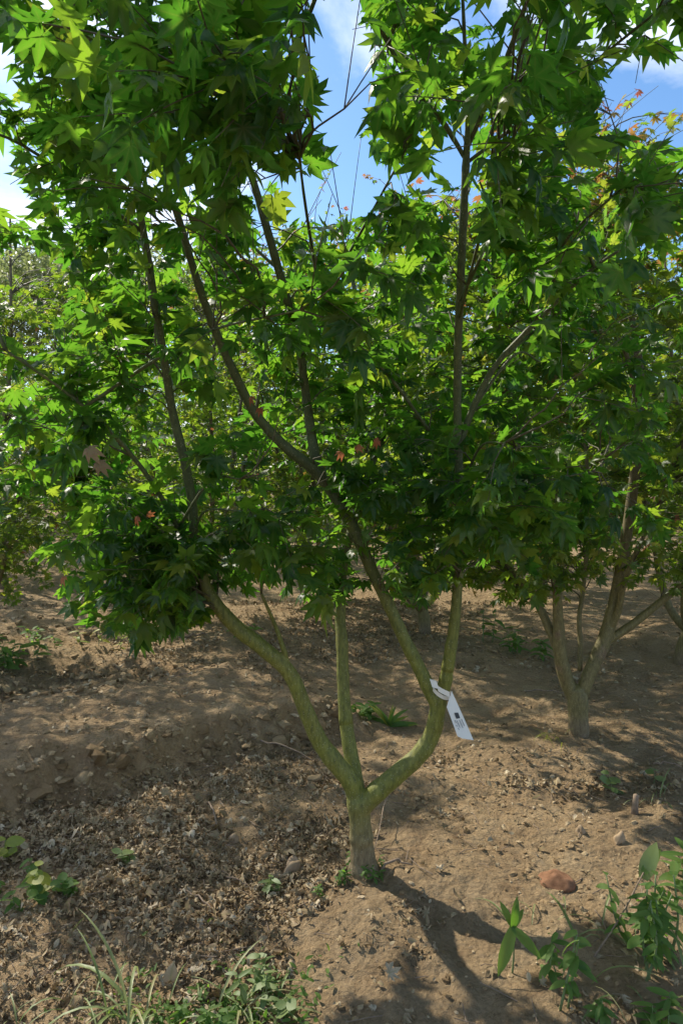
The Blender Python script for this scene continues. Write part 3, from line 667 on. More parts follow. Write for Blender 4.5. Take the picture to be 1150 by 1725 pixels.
# ------------------------------------------------------------------ the other maples
def back_tree(loc, height, rad, n_twigs, size, label, seed, tpl, mat, nind, leaves_per=(12, 18), limbs=None, shoots=0, zlow=.55, sides=8, keep=keep_back, group='maples planted in nursery rows', nlimb=5, ybias=0.0, yfrac=.3):
    rng = np.random.default_rng(seed); loc = np.array([loc[0], loc[1], float(H(loc[0], loc[1]))])
    t = thing('maple_tree', label, 'tree', loc, group)
    fork = loc + np.array([rng.normal(0, .02), rng.normal(0, .02), .28])
    if limbs is None:
        limbs = []
        tr = spline([loc + [0, 0, -.08], loc + [0.0, 0, .1], fork], 4)
        V, F = joinm([tube(tr, np.linspace(.058, .048, len(tr)), 10, .08)]); link('trunk', mesh('trunk', V - loc, F, M_BARK2), t)
        a0 = rng.uniform(0, 6.28)
        for k in range(nlimb):
            a = a0 + k * 6.283 / nlimb + rng.normal(0, .3); o = np.array([math.cos(a), math.sin(a), 0]) * rad
            top = height * rng.uniform(.8, 1.0)
            ln = spline([fork + [0, 0, -.06], fork + o * .16 + [0, 0, .2], fork + o * .34 + [0, 0, top * .35] + rng.normal(0, .05, 3), fork + o * .48 + [0, 0, top * .62] + rng.normal(0, .06, 3), loc + o * .55 + [0, 0, top]], 6)
            V, F = joinm([tube(ln, np.linspace(.034, .006, len(ln)), sides, .08)]); link('branch', mesh('branch', V - loc, F, M_BARK2), t)
            limbs.append(ln)
    else:
        for nm, ln, r in limbs:
            V, F = joinm([tube(ln, r, 12, .07)]); link(nm, mesh(nm, V - loc, F, M_BARK2), t)
        limbs = [ln for nm, ln, r in limbs if nm == 'branch']
    cz = (height + zlow) / 2; tg = []
    while len(tg) < n_twigs:
        q = rng.uniform(-1, 1, 3); q[1] += ybias * rng.random(); r2 = (q * q).sum()
        if r2 > 1 or (r2 < .2 and rng.random() < .75): continue
        p = loc + np.array([q[0] * rad, q[1] * rad, cz + q[2] * (height - zlow) / 2])
        px, py, d = proj(p[None])
        if keep is not None and not (keep(p[None] - np.array([[0, 0, .08]]), rng)[0]): continue
        tg.append(p)
    yz = loc[2] + height * .82
    tw, lv = grow(rng, [l[8:] for l in limbs], tg, keep, leaves_per, size, .045 * size[1] / .1, .35, .003, 2, young=lambda p, g: (p[2] > yz) * (g.random() < yfrac) or g.random() < .01)
    if shoots:
        st = []
        for _ in range(shoots):
            k = limbs[rng.integers(len(limbs))][-1]; st.append(k + np.array([rng.normal(0, .3), rng.normal(0, .2), rng.uniform(.35, .8)]))
        tw2, lv2 = grow(rng, [l[-6:] for l in limbs], st, None, (10, 16), (size[0] * .7, size[1] * .8), .06, .5, .003, 1, young=lambda p, g: g.random() < .6)
        tw += tw2; lv = {k: np.concatenate([lv[k], lv2[k]]) for k in lv}
    V, F = joinm([tube(p, r, 4, 0, cap=False) for x in tw for p, r in x]); link('twigs', mesh('twigs', V - loc, F, M_TWIG), t, kind='stuff')
    big = biggest(lv, nind) if nind else np.zeros(0, int)
    if len(big): leaf_objects(lv, big, tpl, mat, loc, t, 'mid' + mat.name + str(len(tpl)))
    leaf_cloud('leaf_mass', lv, tpl, mat, loc, t, np.setdiff1d(np.arange(len(lv['p'])), big))
    return t

b2 = G(972, 1238); Y2 = b2[1]
def w2(c): return widths([(a, b, Y2 + d, w_) for a, b, d, w_ in c], 5)
L2 = [('trunk',) + w2([(976, 1262, 0, 44), (974, 1236, 0, 36), (973, 1205, 0, 33), (972, 1175, 0, 34), (970, 1160, 0, 30)]),
      ('branch',) + w2([(970, 1185, 0, 22), (955, 1150, 0, 24), (943, 1105, -.02, 22), (940, 1050, -.04, 18), (936, 990, -.07, 14), (920, 900, -.15, 11), (890, 780, -.25, 9), (850, 640, -.35, 7), (830, 480, -.4, 6), (820, 330, -.4, 4)]),
      ('branch',) + w2([(944, 1110, -.02, 14), (925, 1060, .02, 15), (900, 1010, .06, 12), (860, 960, .12, 10), (800, 860, .2, 8), (740, 720, .25, 6), (710, 540, .3, 5), (700, 430, .3, 4)]),
      ('branch',) + w2([(978, 1175, 0, 22), (990, 1140, 0, 23), (1008, 1100, .01, 24), (1022, 1065, .02, 24), (1035, 1010, .03, 20), (1048, 940, .02, 19), (1062, 850, 0, 18), (1074, 740, -.04, 16), (1078, 640, -.08, 14), (1060, 520, -.14, 10), (1030, 400, -.2, 7), (1010, 260, -.25, 5)]),
      ('branch',) + w2([(1022, 1066, .02, 14), (1040, 1030, -.02, 12), (1050, 985, -.06, 10), (1075, 920, -.12, 8), (1130, 800, -.2, 7), (1180, 650, -.3, 6), (1200, 450, -.3, 4)]),
      ('branch',) + w2([(1005, 1090, .02, 14), (1060, 1055, .0, 14), (1110, 1015, -.02, 12), (1160, 975, -.05, 10), (1230, 900, -.1, 8), (1300, 760, -.1, 6)]),
      ('branch',) + w2([(976, 1130, .05, 8), (977, 1080, .1, 9), (975, 1040, .12, 8), (985, 960, .2, 7), (990, 800, .3, 6), (960, 600, .35, 5), (920, 420, .35, 4), (900, 300, .35, 3)]),
      ('branch',) + w2([(1076, 690, -.06, 8), (1055, 600, -.15, 8), (1035, 560, -.22, 7), (1000, 470, -.3, 5)])]
def keep_t2(c, rng):
    px, py, d = proj(c); low = np.interp(px, [600, 800, 900, 1000, 1080, 1150, 1400], [985, 1015, 1035, 1000, 985, 1010, 1020])
    ok = keep_back(c, rng) & (py < low + 40 * rng.random(len(px)) ** 3)
    ok &= ~(near_line(px, py, [(1078, 640), (1062, 850), (1035, 1010), (1008, 1100)], 16) & (d < Y2) & (rng.random(len(px)) < .6))
    return ok
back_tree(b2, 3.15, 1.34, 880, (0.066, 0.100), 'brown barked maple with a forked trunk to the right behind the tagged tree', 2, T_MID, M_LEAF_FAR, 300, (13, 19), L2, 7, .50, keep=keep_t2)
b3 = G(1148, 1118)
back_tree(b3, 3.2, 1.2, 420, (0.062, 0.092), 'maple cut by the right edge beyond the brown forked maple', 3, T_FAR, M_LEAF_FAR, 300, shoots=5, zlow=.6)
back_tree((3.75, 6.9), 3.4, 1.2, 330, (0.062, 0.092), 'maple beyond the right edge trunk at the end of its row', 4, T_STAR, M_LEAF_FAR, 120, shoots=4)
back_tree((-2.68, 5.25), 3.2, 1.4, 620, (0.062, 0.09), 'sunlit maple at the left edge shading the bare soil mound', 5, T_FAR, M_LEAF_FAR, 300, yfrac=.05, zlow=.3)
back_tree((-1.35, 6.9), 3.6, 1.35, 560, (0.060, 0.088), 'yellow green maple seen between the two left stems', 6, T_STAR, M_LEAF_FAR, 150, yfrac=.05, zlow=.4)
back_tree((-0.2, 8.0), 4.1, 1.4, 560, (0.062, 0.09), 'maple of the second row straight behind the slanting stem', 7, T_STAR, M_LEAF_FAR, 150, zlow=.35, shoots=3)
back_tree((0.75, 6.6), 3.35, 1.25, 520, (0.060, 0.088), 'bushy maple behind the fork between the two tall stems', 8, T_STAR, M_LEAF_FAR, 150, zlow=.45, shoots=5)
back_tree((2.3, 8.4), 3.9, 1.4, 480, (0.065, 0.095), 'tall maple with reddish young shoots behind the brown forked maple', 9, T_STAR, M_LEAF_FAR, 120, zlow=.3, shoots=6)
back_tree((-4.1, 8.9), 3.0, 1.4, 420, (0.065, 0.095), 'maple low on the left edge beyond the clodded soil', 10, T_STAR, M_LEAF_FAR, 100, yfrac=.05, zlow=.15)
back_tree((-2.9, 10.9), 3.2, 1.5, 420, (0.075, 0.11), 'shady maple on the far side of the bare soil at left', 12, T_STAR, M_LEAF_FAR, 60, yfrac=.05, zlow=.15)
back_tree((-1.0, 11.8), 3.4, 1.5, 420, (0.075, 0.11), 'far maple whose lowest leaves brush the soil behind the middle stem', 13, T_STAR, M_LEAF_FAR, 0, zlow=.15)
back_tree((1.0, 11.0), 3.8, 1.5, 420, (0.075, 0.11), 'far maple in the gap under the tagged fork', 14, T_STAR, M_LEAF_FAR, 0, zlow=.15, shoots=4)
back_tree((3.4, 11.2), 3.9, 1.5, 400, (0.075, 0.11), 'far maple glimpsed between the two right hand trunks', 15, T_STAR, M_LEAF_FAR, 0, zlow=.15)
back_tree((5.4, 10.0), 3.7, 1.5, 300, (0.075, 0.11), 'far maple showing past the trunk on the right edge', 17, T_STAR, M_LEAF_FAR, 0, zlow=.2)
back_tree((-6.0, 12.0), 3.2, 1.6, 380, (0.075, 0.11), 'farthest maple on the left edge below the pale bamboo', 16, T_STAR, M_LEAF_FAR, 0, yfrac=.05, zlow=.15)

# pale feathery trees beyond, and the wood that closes the view
T_BAMB = [lance(2, .11, .5), lance(2, .09, -.4), lance(2, .13, .9)]
def feathery(loc, height, rad, n, label, seed):
    rng = np.random.default_rng(seed); loc = np.array([loc[0], loc[1], float(H(*loc))])
    t = thing('bamboo_clump', label, 'bamboo', loc, 'pale bamboo clumps behind the nursery')
    culms = []
    for k in range(9):
        a = rng.uniform(0, 6.28); o = np.array([math.cos(a), math.sin(a), 0]) * rad * rng.uniform(.3, 1)
        ln = spline([loc + o * .25 + [0, 0, -.1], loc + o * .4 + [0, 0, height * .5], loc + o * .75 + [0, 0, height * .85], loc + o * 1.25 + [0, 0, height * rng.uniform(.82, 1.0)]], 6)
        V, F = joinm([tube(ln, np.linspace(.03, .006, len(ln)), 5, .05)]); link('culm', mesh('culm', V - loc, F, M_STEM), t); culms.append(ln[7:])
    pts = np.vstack(culms); m = n
    idx = rng.integers(0, len(pts), m); p = pts[idx] + rng.normal(0, .38, (m, 3)) * [1, 1, .8]
    d = rng.normal(0, 1, (m, 3)); d[:, 2] = -abs(d[:, 2]) * .5 - .1
    lv = dict(p=p, d=d, n=np.tile([0, 0, 1.0], (m, 1)) + rng.normal(0, .5, (m, 3)), s=rng.uniform(.2, .36, m), t=rng.integers(0, 60, m), c=rng.random(m), y=np.zeros(m))
    leaf_cloud('leaf_mass', lv, T_BAMB, M_PALE, loc, t, np.arange(m))
feathery((-6.2, 20.5), 7.2, 2.1, 7000, 'pale feathery bamboo clump showing left of the second stem', 31)
feathery((-9.3, 21.5), 7.6, 2.2, 6500, 'pale bamboo clump against white cloud at the left edge', 32)
feathery((-3.6, 22.5), 7.4, 2.0, 6000, 'pale bamboo clump peeping between the two left stems', 33)
rng = np.random.default_rng(50); m = 26000
p = np.stack([rng.uniform(-24, 24, m), rng.uniform(15, 21, m), np.zeros(m)], -1)
top = 3.1 + 1.3 * fbm(p[:, 0] * .5, p[:, 1] * .5, 3, 60); p[:, 2] = rng.random(m) ** .85 * top
d = rng.normal(0, 1, (m, 3)); d[:, 2] -= .4
lv = dict(p=p, d=d, n=np.tile([0, 0, 1.0], (m, 1)) + rng.normal(0, .6, (m, 3)), s=rng.uniform(.2, .36, m), t=rng.integers(0, 60, m), c=rng.random(m), y=np.zeros(m))
o = leaf_cloud('distant_wood', lv, T_STAR, M_LEAF_FAR, np.zeros(3), None, np.arange(m))
o['label'] = 'dense green wood closing the view behind the nursery'

# ------------------------------------------------------------------ the white tag in the fork
fk = P(742, 1160, dY(-.05)); tagY = dY(-.10)
tg = thing('plant_tag', 'white plastic strip tag looped round the fork of the green maple', 'tag', P(757, 1170, tagY))
o0 = np.array(tg.location)
front = [P(760, 1164, tagY + .01), P(752, 1191, tagY - .01), P(761, 1215, tagY - .02), P(770, 1240, tagY - .03), P(778, 1244, tagY - .03), P(797, 1247, tagY - .005), P(781, 1210, tagY + .005)]
back_ = [p + np.array([.0004, .0012, .0004]) for p in front]
Vt = np.array(front + back_) - o0; k = len(front)
Ft = [np.array([list(range(k))[::-1]]), np.array([list(range(k, 2 * k))]), np.array([[i, (i + 1) % k, k + (i + 1) % k, k + i] for i in range(k)])]
link('strip', mesh('strip', Vt, Ft, M_TAG, smooth=False), tg)
def tagpt(px, py):
    c = np.array([p for p in front]); A = np.array([[*proj(p)[:2], 1] for p in c]); sol = np.linalg.lstsq(A, c[:, 1], rcond=None)[0]
    return P(px, py, float(np.array([px, py, 1]) @ sol)) - np.array([0, .0022, 0])
def decal(name, q, mat):
    V = np.array([tagpt(*a) for a in q]) - o0; n_ = len(V)
    V = np.vstack([V, V + [0, .0005, 0]])
    link(name, mesh(name, V, [np.array([[3, 2, 1, 0]]), np.array([[0, 1, 5, 4], [1, 2, 6, 5], [2, 3, 7, 6], [3, 0, 4, 7]])], mat, smooth=False), tg)
decal('printed_block', [(764.5, 1200.5), (771, 1200), (774.5, 1209.5), (768, 1210.5)], M_INK)
ux, uy = 0.40, .917
for a, b, ln in ((765, 1213, 5), (768.3, 1213.5, 13), (772.5, 1212.5, 15), (776, 1211, 13), (767.5, 1221, 3), (770.5, 1226, 4)):
    decal('printed_line', [(a, b), (a + 1.1, b - .3), (a + 1.1 + ux * ln, b - .3 + uy * ln), (a + ux * ln, b + uy * ln)], M_INK2)
axis_ = lines['H'][0][9] - lines['H'][0][3]; axis_ /= np.linalg.norm(axis_)
u = np.cross(axis_, [0, 1, 0]); u /= np.linalg.norm(u); v = np.cross(axis_, u)
cl = P(743, 1163, dY(-.045)); ring = []
for a in np.linspace(0, 2 * math.pi, 25): ring.append(cl + (u * math.cos(a) + v * math.sin(a)) * .036 + axis_ * (.012 * math.cos(a + .5)))
ring = np.array(ring); Vr = np.vstack([ring - axis_ * .007, ring + axis_ * .007]) ; m = len(ring)
Fr = np.array([[i, i + 1, m + i + 1, m + i] for i in range(m - 1)])
link('loop', mesh('loop', Vr - o0, Fr, M_TAG), tg)
bk = P(731, 1152, dY(-.10)); e1 = np.array([.011, 0, -.003]); e2 = np.array([-.004, .002, .013]); e3 = np.array([0, .004, 0])
Vb = np.array([bk + a * e1 + b * e2 + c * e3 for c in (-1, 1) for a, b in ((-1, -1), (1, -1), (1, 1), (-1, 1))]) - o0
link('buckle', mesh('buckle', Vb, np.array([[0, 1, 2, 3], [7, 6, 5, 4], [0, 4, 5, 1], [1, 5, 6, 2], [2, 6, 7, 3], [3, 7, 4, 0]]), M_TAG, smooth=False), tg)
nk = spline([bk + e1, P(738, 1160, dY(-.105)), P(748, 1166, dY(-.10)), P(757, 1170, tagY)], 5)
Vn = np.vstack([nk + [0, 0, .009], nk - [0, 0, .009]]); m = len(nk)
link('tongue', mesh('tongue', Vn - o0, np.array([[i, i + 1, m + i + 1, m + i] for i in range(m - 1)]), M_TAG), tg)

# ------------------------------------------------------------------ soil clods and stones
ico_v, ico_f = None, None
def icosphere(sub):
    import bmesh
    bm = bmesh.new(); bmesh.ops.create_icosphere(bm, subdivisions=sub, radius=1)
    V = np.array([v.co[:] for v in bm.verts]); F = np.array([[v.index for v in f.verts] for f in bm.faces]); bm.free(); return V, F
ICO = [icosphere(1), icosphere(2), icosphere(3)]
def lump(sub, seed, rough=.35):
    g = np.random.default_rng(seed); V, F = ICO[sub - 1]; V = V.copy()
    for k in range(5):
        a = g.normal(0, 1, 3); a /= np.linalg.norm(a); V *= (1 + rough * .35 * np.sin((V @ a) * g.uniform(2, 5) + g.uniform(0, 6)))[:, None]
    V *= (1 + rough * .28 * (g.random(len(V)) - .5))[:, None]
    for k in range(4):
        a = g.normal(0, 1, 3); a /= np.linalg.norm(a); h = g.uniform(.55, .85); dd = V @ a; V -= np.outer(np.clip(dd - h, 0, None), a)
    return V, F
def rotz(a): c, s = math.cos(a), math.sin(a); return np.array([[c, -s, 0], [s, c, 0], [0, 0, 1]])
rng = np.random.default_rng(77)
def scatter(n, xr, yr, dens, rng):
    out = []
    while len(out) < n:
        x = rng.uniform(*xr, 4000); y = rng.uniform(*yr, 4000); k = rng.random(4000) < dens(x, y); out += list(zip(x[k], y[k]))
    return np.array(out[:n])
def edge_d(x, y):
    m_ = mound(x, y); return np.clip(.16 + 1.1 * (m_ * (1 - m_) * 4) * (y < 4.4) + .30 * (fbm(x * 1.5, y * 1.5, 2, 71) > .1), 0, 1) * np.clip(3.2 / np.maximum(y, 1), .1, 1)
xy = scatter(17000, (-3.4, 3.4), (1.3, 8.5), edge_d, rng); sz = .003 + .013 * rng.random(len(xy)) ** 3.6
e = mound(xy[:, 0], xy[:, 1]); sz *= 1 + 1.9 * (e * (1 - e) * 4)
z = H(xy[:, 0], xy[:, 1]); px, py, dep = proj(np.stack([xy[:, 0], xy[:, 1], z], -1))
vis = (px > 0) & (px < 1150) & (py < 1725) & (dep > .5); order = np.argsort(-np.where(vis, sz / dep, 0))
LUMPS = [lump(2, s, .7) for s in range(8)]; LME = [mesh('soil_clod', V, F, M_CLOD, {'tint': np.zeros(len(V))}, smooth=False) for V, F in LUMPS]
for i in order[:220]:
    o = link('soil_clod', LME[rng.integers(8)], None, (xy[i, 0], xy[i, 1], z[i] - sz[i] * .1), label='brown clod of dry soil lying loose on the ground', category='clod', group='clods of dry soil')
    o.rotation_euler = (0, 0, rng.uniform(0, 6.28)); o.scale = (sz[i] * rng.uniform(.8, 1.4), sz[i] * rng.uniform(.8, 1.2), sz[i] * rng.uniform(.6, .9))
SM = [lump(1, 100 + s, .6) for s in range(6)]
Vs, Fs, ts = [], [], []; off = 0
for i in order[220:]:
    V, F = SM[rng.integers(6)]; W = (V * [1.2, 1, .7] * sz[i]) @ rotz(rng.uniform(0, 6.28)).T + [xy[i, 0], xy[i, 1], z[i] + sz[i] * .1]
    Vs.append(W); Fs.append(F + off); off += len(W); ts.append(np.full(len(W), rng.random()))
link('soil_crumbs', mesh('soil_crumbs', np.vstack(Vs), np.vstack(Fs), M_CLOD, {'tint': np.concatenate(ts)}, smooth=False), kind='stuff', label='small crumbs of dry soil strewn over the ground')
def stone(px, py, w_, h_, mat, label, seed, name='stone', flat=.75):
    p = G(px, py); d = proj(p)[2]; V, F = lump(3, seed, .4)
    sx = w_ / 2 / FPX * d; V = V * [sx, sx * flat, h_ / 2 / FPX * d * 1.1]
    o = link(name, mesh(name, V, F, mat), None, (p[0], p[1], p[2] + h_ * .08 / FPX * d), label=label, category='stone'); o.rotation_euler = (0, 0, .3 * (seed % 5)); return o
stone(940, 1487, 66, 28, M_REDSTONE, 'brick red lump of stone half sunk in the lower right soil', 201)
stone(1041, 1418, 22, 22, M_STONE, 'pale tan stone to the right of the red lump', 202)
stone(496, 1466, 36, 38, M_STONE, 'pale rounded stone left of the tagged trunk', 203)
stone(395, 1417, 22, 20, M_STONE, 'small pale stone on the clod slope', 204)
stone(528, 1318, 26, 26, M_CLOD, 'grey brown stone beside the leaning left stem', 205)
stone(66, 1370, 14, 12, M_STONE, 'little pale pebble on the mound at left', 206)
stone(978, 1402, 18, 16, M_STONE, 'small rounded tan pebble above the red lump', 207)

# ------------------------------------------------------------------ dead leaves
def litter_shape(seed, star):
    g = np.random.default_rng(seed)
    if star:
        V, F, r = maple_leaf(1, seed, g.uniform(-.9, .3), .25, .15); V = V[:-4]; F = F[:-2]; r = r[:-4]
        V[:, 2] += .14 * np.sin(V[:, 0] * 9 + 1) + .12 * np.sin(V[:, 1] * 8); V *= 1.6
        return V, F, r
    V, F, r = lance(4, g.uniform(.16, .34), g.uniform(-2.2, 2.2), g.uniform(-1.2, 1.5), .1); V = V - [.45, 0, V[:, 2].mean()]
    tw = g.uniform(-1.2, 1.2); a = V[:, 0] * tw; y = V[:, 1] * np.cos(a) - V[:, 2] * np.sin(a); zz_ = V[:, 1] * np.sin(a) + V[:, 2] * np.cos(a); V[:, 1] = y; V[:, 2] = zz_
    return V, F, r
T_LIT = [litter_shape(300 + s, s in (1, 2, 4, 5, 8)) for s in range(10)]
def lit_d(x, y):
    f = fbm(x * 1.1, y * 1.1, 3, 81); g = fbm(x * 3.1, y * 3.1, 2, 85)
    z1 = np.clip(1.15 - .5 * np.maximum(0, x - .1), .15, 1)          # thickest at the lower left
    k = np.clip(.26 + 2.6 * f + 1.6 * g, .03, 1) * z1
    k = k * np.where(y > 3.0, .45, 1) * (1 - .9 * sstep(.15, .5, mound(x, y)) * (y < 4.6))
    k = np.maximum(k, .55 * (x < -.15) * (y < 2.35) * (.4 + 1.5 * np.abs(g)))
    tk = np.hypot(x - ROOT[0] - .25, y - ROOT[1] + .35); return k * (1 - .75 * np.exp(-(tk / .28) ** 2))
xy = np.vstack([scatter(15500, (-1.6, 1.6), (1.45, 3.4), lit_d, rng), scatter(14000, (-3.5, 3.8), (3.2, 8), lit_d, rng)])
n = len(xy); z = H(xy[:, 0], xy[:, 1]); s = .007 + .027 * rng.random(n) ** 2.0 + .022 * (rng.random(n) < .06)
d = rng.normal(0, 1, (n, 3)); d[:, 2] *= .28
lv = dict(p=np.stack([xy[:, 0], xy[:, 1], z + .006 + .006 * rng.random(n)], -1), d=d, n=np.tile([0, 0, 1.0], (n, 1)) + rng.normal(0, .45, (n, 3)), s=s, t=rng.integers(0, 600, n), c=rng.random(n), y=np.zeros(n))
big = biggest(lv, 300); M = basis(lv['d'][big], lv['n'][big]) * lv['s'][big][:, None, None]
LIT = [mesh('fallen_leaf', V, F, M_DEAD, {'rib': r, 'tint': np.zeros(len(V))}) for V, F, r in T_LIT]
for q, i in enumerate(big):
    o = bpy.data.objects.new('fallen_leaf', LIT[int(lv['t'][i]) % 10]); COL.objects.link(o); m = Matrix(M[q].tolist()).to_4x4(); m.translation = Vector(lv['p'][i].tolist()); o.matrix_basis = m
    o['label'] = 'curled brown dead leaf lying on the soil in front'; o['category'] = 'fallen leaf'; o['group'] = 'fallen leaves on the soil in front'
o = leaf_cloud('leaf_litter', lv, T_LIT, M_DEAD, np.zeros(3), None, np.setdiff1d(np.arange(n), big)); o['label'] = 'brown dead leaves strewn over the soil'
def fallen(px, py, s, label, t=2, d=(.3, .2, .3), mat=M_DEAD):
    V, F, r = T_LIT[t]; p = G(px, py); M = basis(np.array([d], float), np.array([[.1, -.5, .8]]))[0] * s
    o = link('fallen_leaf', mesh('fallen_leaf', V, F, mat, {'rib': r, 'tint': np.full(len(V), .8)}), None, (0, 0, 0), label=label, category='fallen leaf')
    m = Matrix(M.tolist()).to_4x4(); m.translation = Vector((p[0], p[1], p[2] + .025)); o.matrix_basis = m
fallen(288, 1660, .075, 'large pale dead leaf standing upright among grass', 0, (.1, .3, 1))
fallen(655, 1655, .045, 'pale folded dead leaf on bare soil below the trunk', 2, (.6, .2, .2))
# tiny broken stalks in the litter
g = np.random.default_rng(123); pr = []
for x, y in scatter(900, (-1.8, 1.9), (1.6, 4.5), lambda x, y: np.clip(lit_d(x, y) + .12, 0, 1), g):
    a = g.uniform(0, 6.28); l = g.uniform(.015, .06); z0 = float(H(x, y)); q = np.array([[-l * math.cos(a), -l * math.sin(a), .002], [g.normal(0, .004), g.normal(0, .004), g.uniform(.004, .012)], [l * math.cos(a), l * math.sin(a), g.uniform(.002, .02)]]) + [x, y, z0]
    pr.append(tube(q, [g.uniform(.0008, .0022)] * 3, 4, 0, cap=False))
V, F = joinm(pr); link('stalk_litter', mesh('stalk_litter', V, F, M_TWIG_OLD), kind='stuff', label='tiny broken dry stalks among the dead leaves')
# sticks
def stick(a, b, r, label, lift=.01, bow=.01, name='twig', mat=M_TWIG_OLD):
    p0, p1 = G(*a), G(*b); n_ = 9; t = np.linspace(0, 1, n_)[:, None]; p = p0 * (1 - t) + p1 * t
    p[:, 2] = np.maximum(H(p[:, 0], p[:, 1]), p[:, 2]) + r; p += np.sin(t * 3.1) * [0, bow, lift] + np.random.default_rng(int(a[0])).normal(0, r * .7, (n_, 3))
    V, F = joinm([tube(p, np.linspace(r, r * .5, n_), 6, .2)]); c = p0
    link(name, mesh(name, V - c, F, mat), None, tuple(c), label=label, category='twig')
stick((440, 1246), (530, 1286), .0055, 'long bare twig leaning on the clods below the left stem', .02)
stick((640, 1466), (690, 1462), .006, 'short pale stick beside the foot of the tagged trunk')
stick((350, 1355), (368, 1405), .005, 'thin pale stalk on the slope left of the trunk', .03)
stick((300, 1500), (368, 1545), .0045, 'crooked twig half buried in dead leaves')
stick((380, 1480), (420, 1498), .004, 'short twig in the leaf litter right of the yellow herbs')
stick((298, 1078), (352, 1068), .012, 'thick stick on the soil under the low left leaves')
stick((885, 1165), (962, 1172), .006, 'dry twig near the brown forked trunk')
stick((660, 1330), (628, 1440), .003, 'thin vine stalk rising beside the tagged trunk', .06, -.04)
stick((1100, 1290), (1150, 1300), .006, 'fallen twig at the right edge in shade')

# ------------------------------------------------------------------ weeds and grass
def place_leaf(parent, o0, tpl, mat, p, d, nrm, s, name='leaf', wscale=1.0):
    V, F, r = tpl; M = basis(np.array([d], float), np.array([nrm], float))[0] * s; M[:, 1] *= wscale
    key = ('w', id(tpl), mat.name)
    if key not in SHARED: SHARED[key] = mesh(name, V, F, mat, {'rib': r, 'tint': np.zeros(len(V))})
    o = bpy.data.objects.new(name, SHARED[key]); COL.objects.link(o); o.parent = parent
    m = Matrix(M.tolist()).to_4x4(); m.translation = Vector((np.asarray(p) - o0).tolist()); o.matrix_basis = m
BL = [lance(5, .17, .5), lance(5, .2, 1.0), lance(5, .15, .2, .3)]; RD = [lance(5, .36, .5, .1, .06), lance(5, .42, -.3, .15, .05)]
NB = [lance(8, .022, 2.0, .5), lance(8, .018, 2.5, .5), lance(8, .025, 1.3, .5), lance(8, .020, 3.0, .5)]
STRAP = [lance(6, .085, .5, .4, .3), lance(6, .075, .9, .4, .3)]
def grass(px, py, n, hpx, label, seed, mat=M_GRASS, spread=.03, lean=(0, 0), name='grass_tuft'):
    g = np.random.default_rng(seed); p = G(px, py); d = proj(p)[2]; hh = hpx / FPX * d
    t = thing(name, label, 'grass', p)
    for k in range(n):
        a = g.uniform(0, 6.28); out = np.array([math.cos(a) + lean[0], math.sin(a) + lean[1], 0]) * g.uniform(.15, 1.0)
        dr = out + [0, 0, 1.0]; q = p + np.array([g.normal(0, spread), g.normal(0, spread), 0]); q[2] = float(H(q[0], q[1])) - .004
        place_leaf(t, p, NB[g.integers(4)], mat, q, dr, np.array([-out[0], -out[1], .3]) * 1.0, hh * g.uniform(.6, 1.25), 'blade', g.uniform(.38, .8))
def weed(px, py, hpx, n, lpx, label, seed, mat=M_WEED, tpl=BL, droop=.3, nst=1, lean=(0, 0), spread=.0, cat='weed'):
    g = np.random.default_rng(seed); p = G(px, py); d = proj(p)[2]; hh = hpx / FPX * d; ll = lpx / FPX * d
    t = thing('weed', label, cat, p)
    for s_ in range(nst):
        b = p + np.array([g.normal(0, spread), g.normal(0, spread), 0]); b[2] = float(H(b[0], b[1])) - .005
        tip = b + np.array([lean[0] * hh + g.normal(0, .12) * hh, lean[1] * hh + g.normal(0, .12) * hh, hh * g.uniform(.75, 1.05)])
        ln = spline([b, (b + tip) / 2 + g.normal(0, .06, 3) * hh, tip], 4)
        V, F = joinm([tube(ln, np.linspace(.0022, .001, len(ln)) * max(1, hh / .12), 5, .1)]); link('stem', mesh('stem', V - p, F, M_STEM), t)
        for k in range(n):
            f = .25 + .75 * (k + 1) / n; q = ln[min(len(ln) - 1, int(f * (len(ln) - 1)))]; a = k * 2.4 + g.uniform(-.4, .4)
            dr = np.array([math.cos(a), math.sin(a), g.uniform(-droop, .5 - droop * .5)])
            place_leaf(t, p, tpl[g.integers(len(tpl))], mat, q, dr, g.normal(0, .25, 3) + [0, -.25, 1], ll * g.uniform(.7, 1.15))
grass(215, 1738, 20, 215, 'pale arching grass tuft at the lower left', 1, spread=.05)
grass(20, 1735, 9, 90, 'small pale grass tuft in the lower left corner', 2)
grass(395, 1715, 14, 150, 'yellow tipped grass tuft right of the pale arching grass', 3, lean=(.4, 0), spread=.03)
grass(118, 1575, 2, 60, 'single yellow green grass blade in the leaf litter', 4, mat=M_YELLOW, spread=.004)
grass(925, 1245, 14, 45, 'yellowish grass sprig at the foot of the brown trunk', 5, mat=M_YELLOW, spread=.05)
grass(1105, 1345, 9, 55, 'dry seed stalks of grass near the right edge', 6, spread=.03)
weed(478, 1718, 55, 7, 28, 'broad pale leaved weed by the yellow tipped grass', 11, M_WEED_PALE, RD)
weed(430, 1690, 70, 10, 26, 'light green herb inside the yellow tipped grass', 12, M_WEED_PALE, BL, nst=4, spread=.035)
weed(345, 1728, 40, 10, 22, 'low feathery green herb between the two grass tufts', 13, M_WEED, BL, nst=6, spread=.06)
weed(70, 1500, 46, 7, 24, 'round leaved herb with yellow lit top leaves at left', 14, M_YELLOW, RD, nst=2, spread=.03)
weed(110, 1505, 26, 8, 22, 'darker round leaved herb low beside the yellow lit one', 15, M_WEED, RD, nst=3, spread=.05)
weed(4, 1450, 40, 5, 30, 'yellow leaved herb cut by the left edge', 16, M_YELLOW, RD)
weed(25, 1510, 40, 8, 26, 'green herb under the left edge on litter', 17, M_WEED, BL, nst=4, spread=.05)
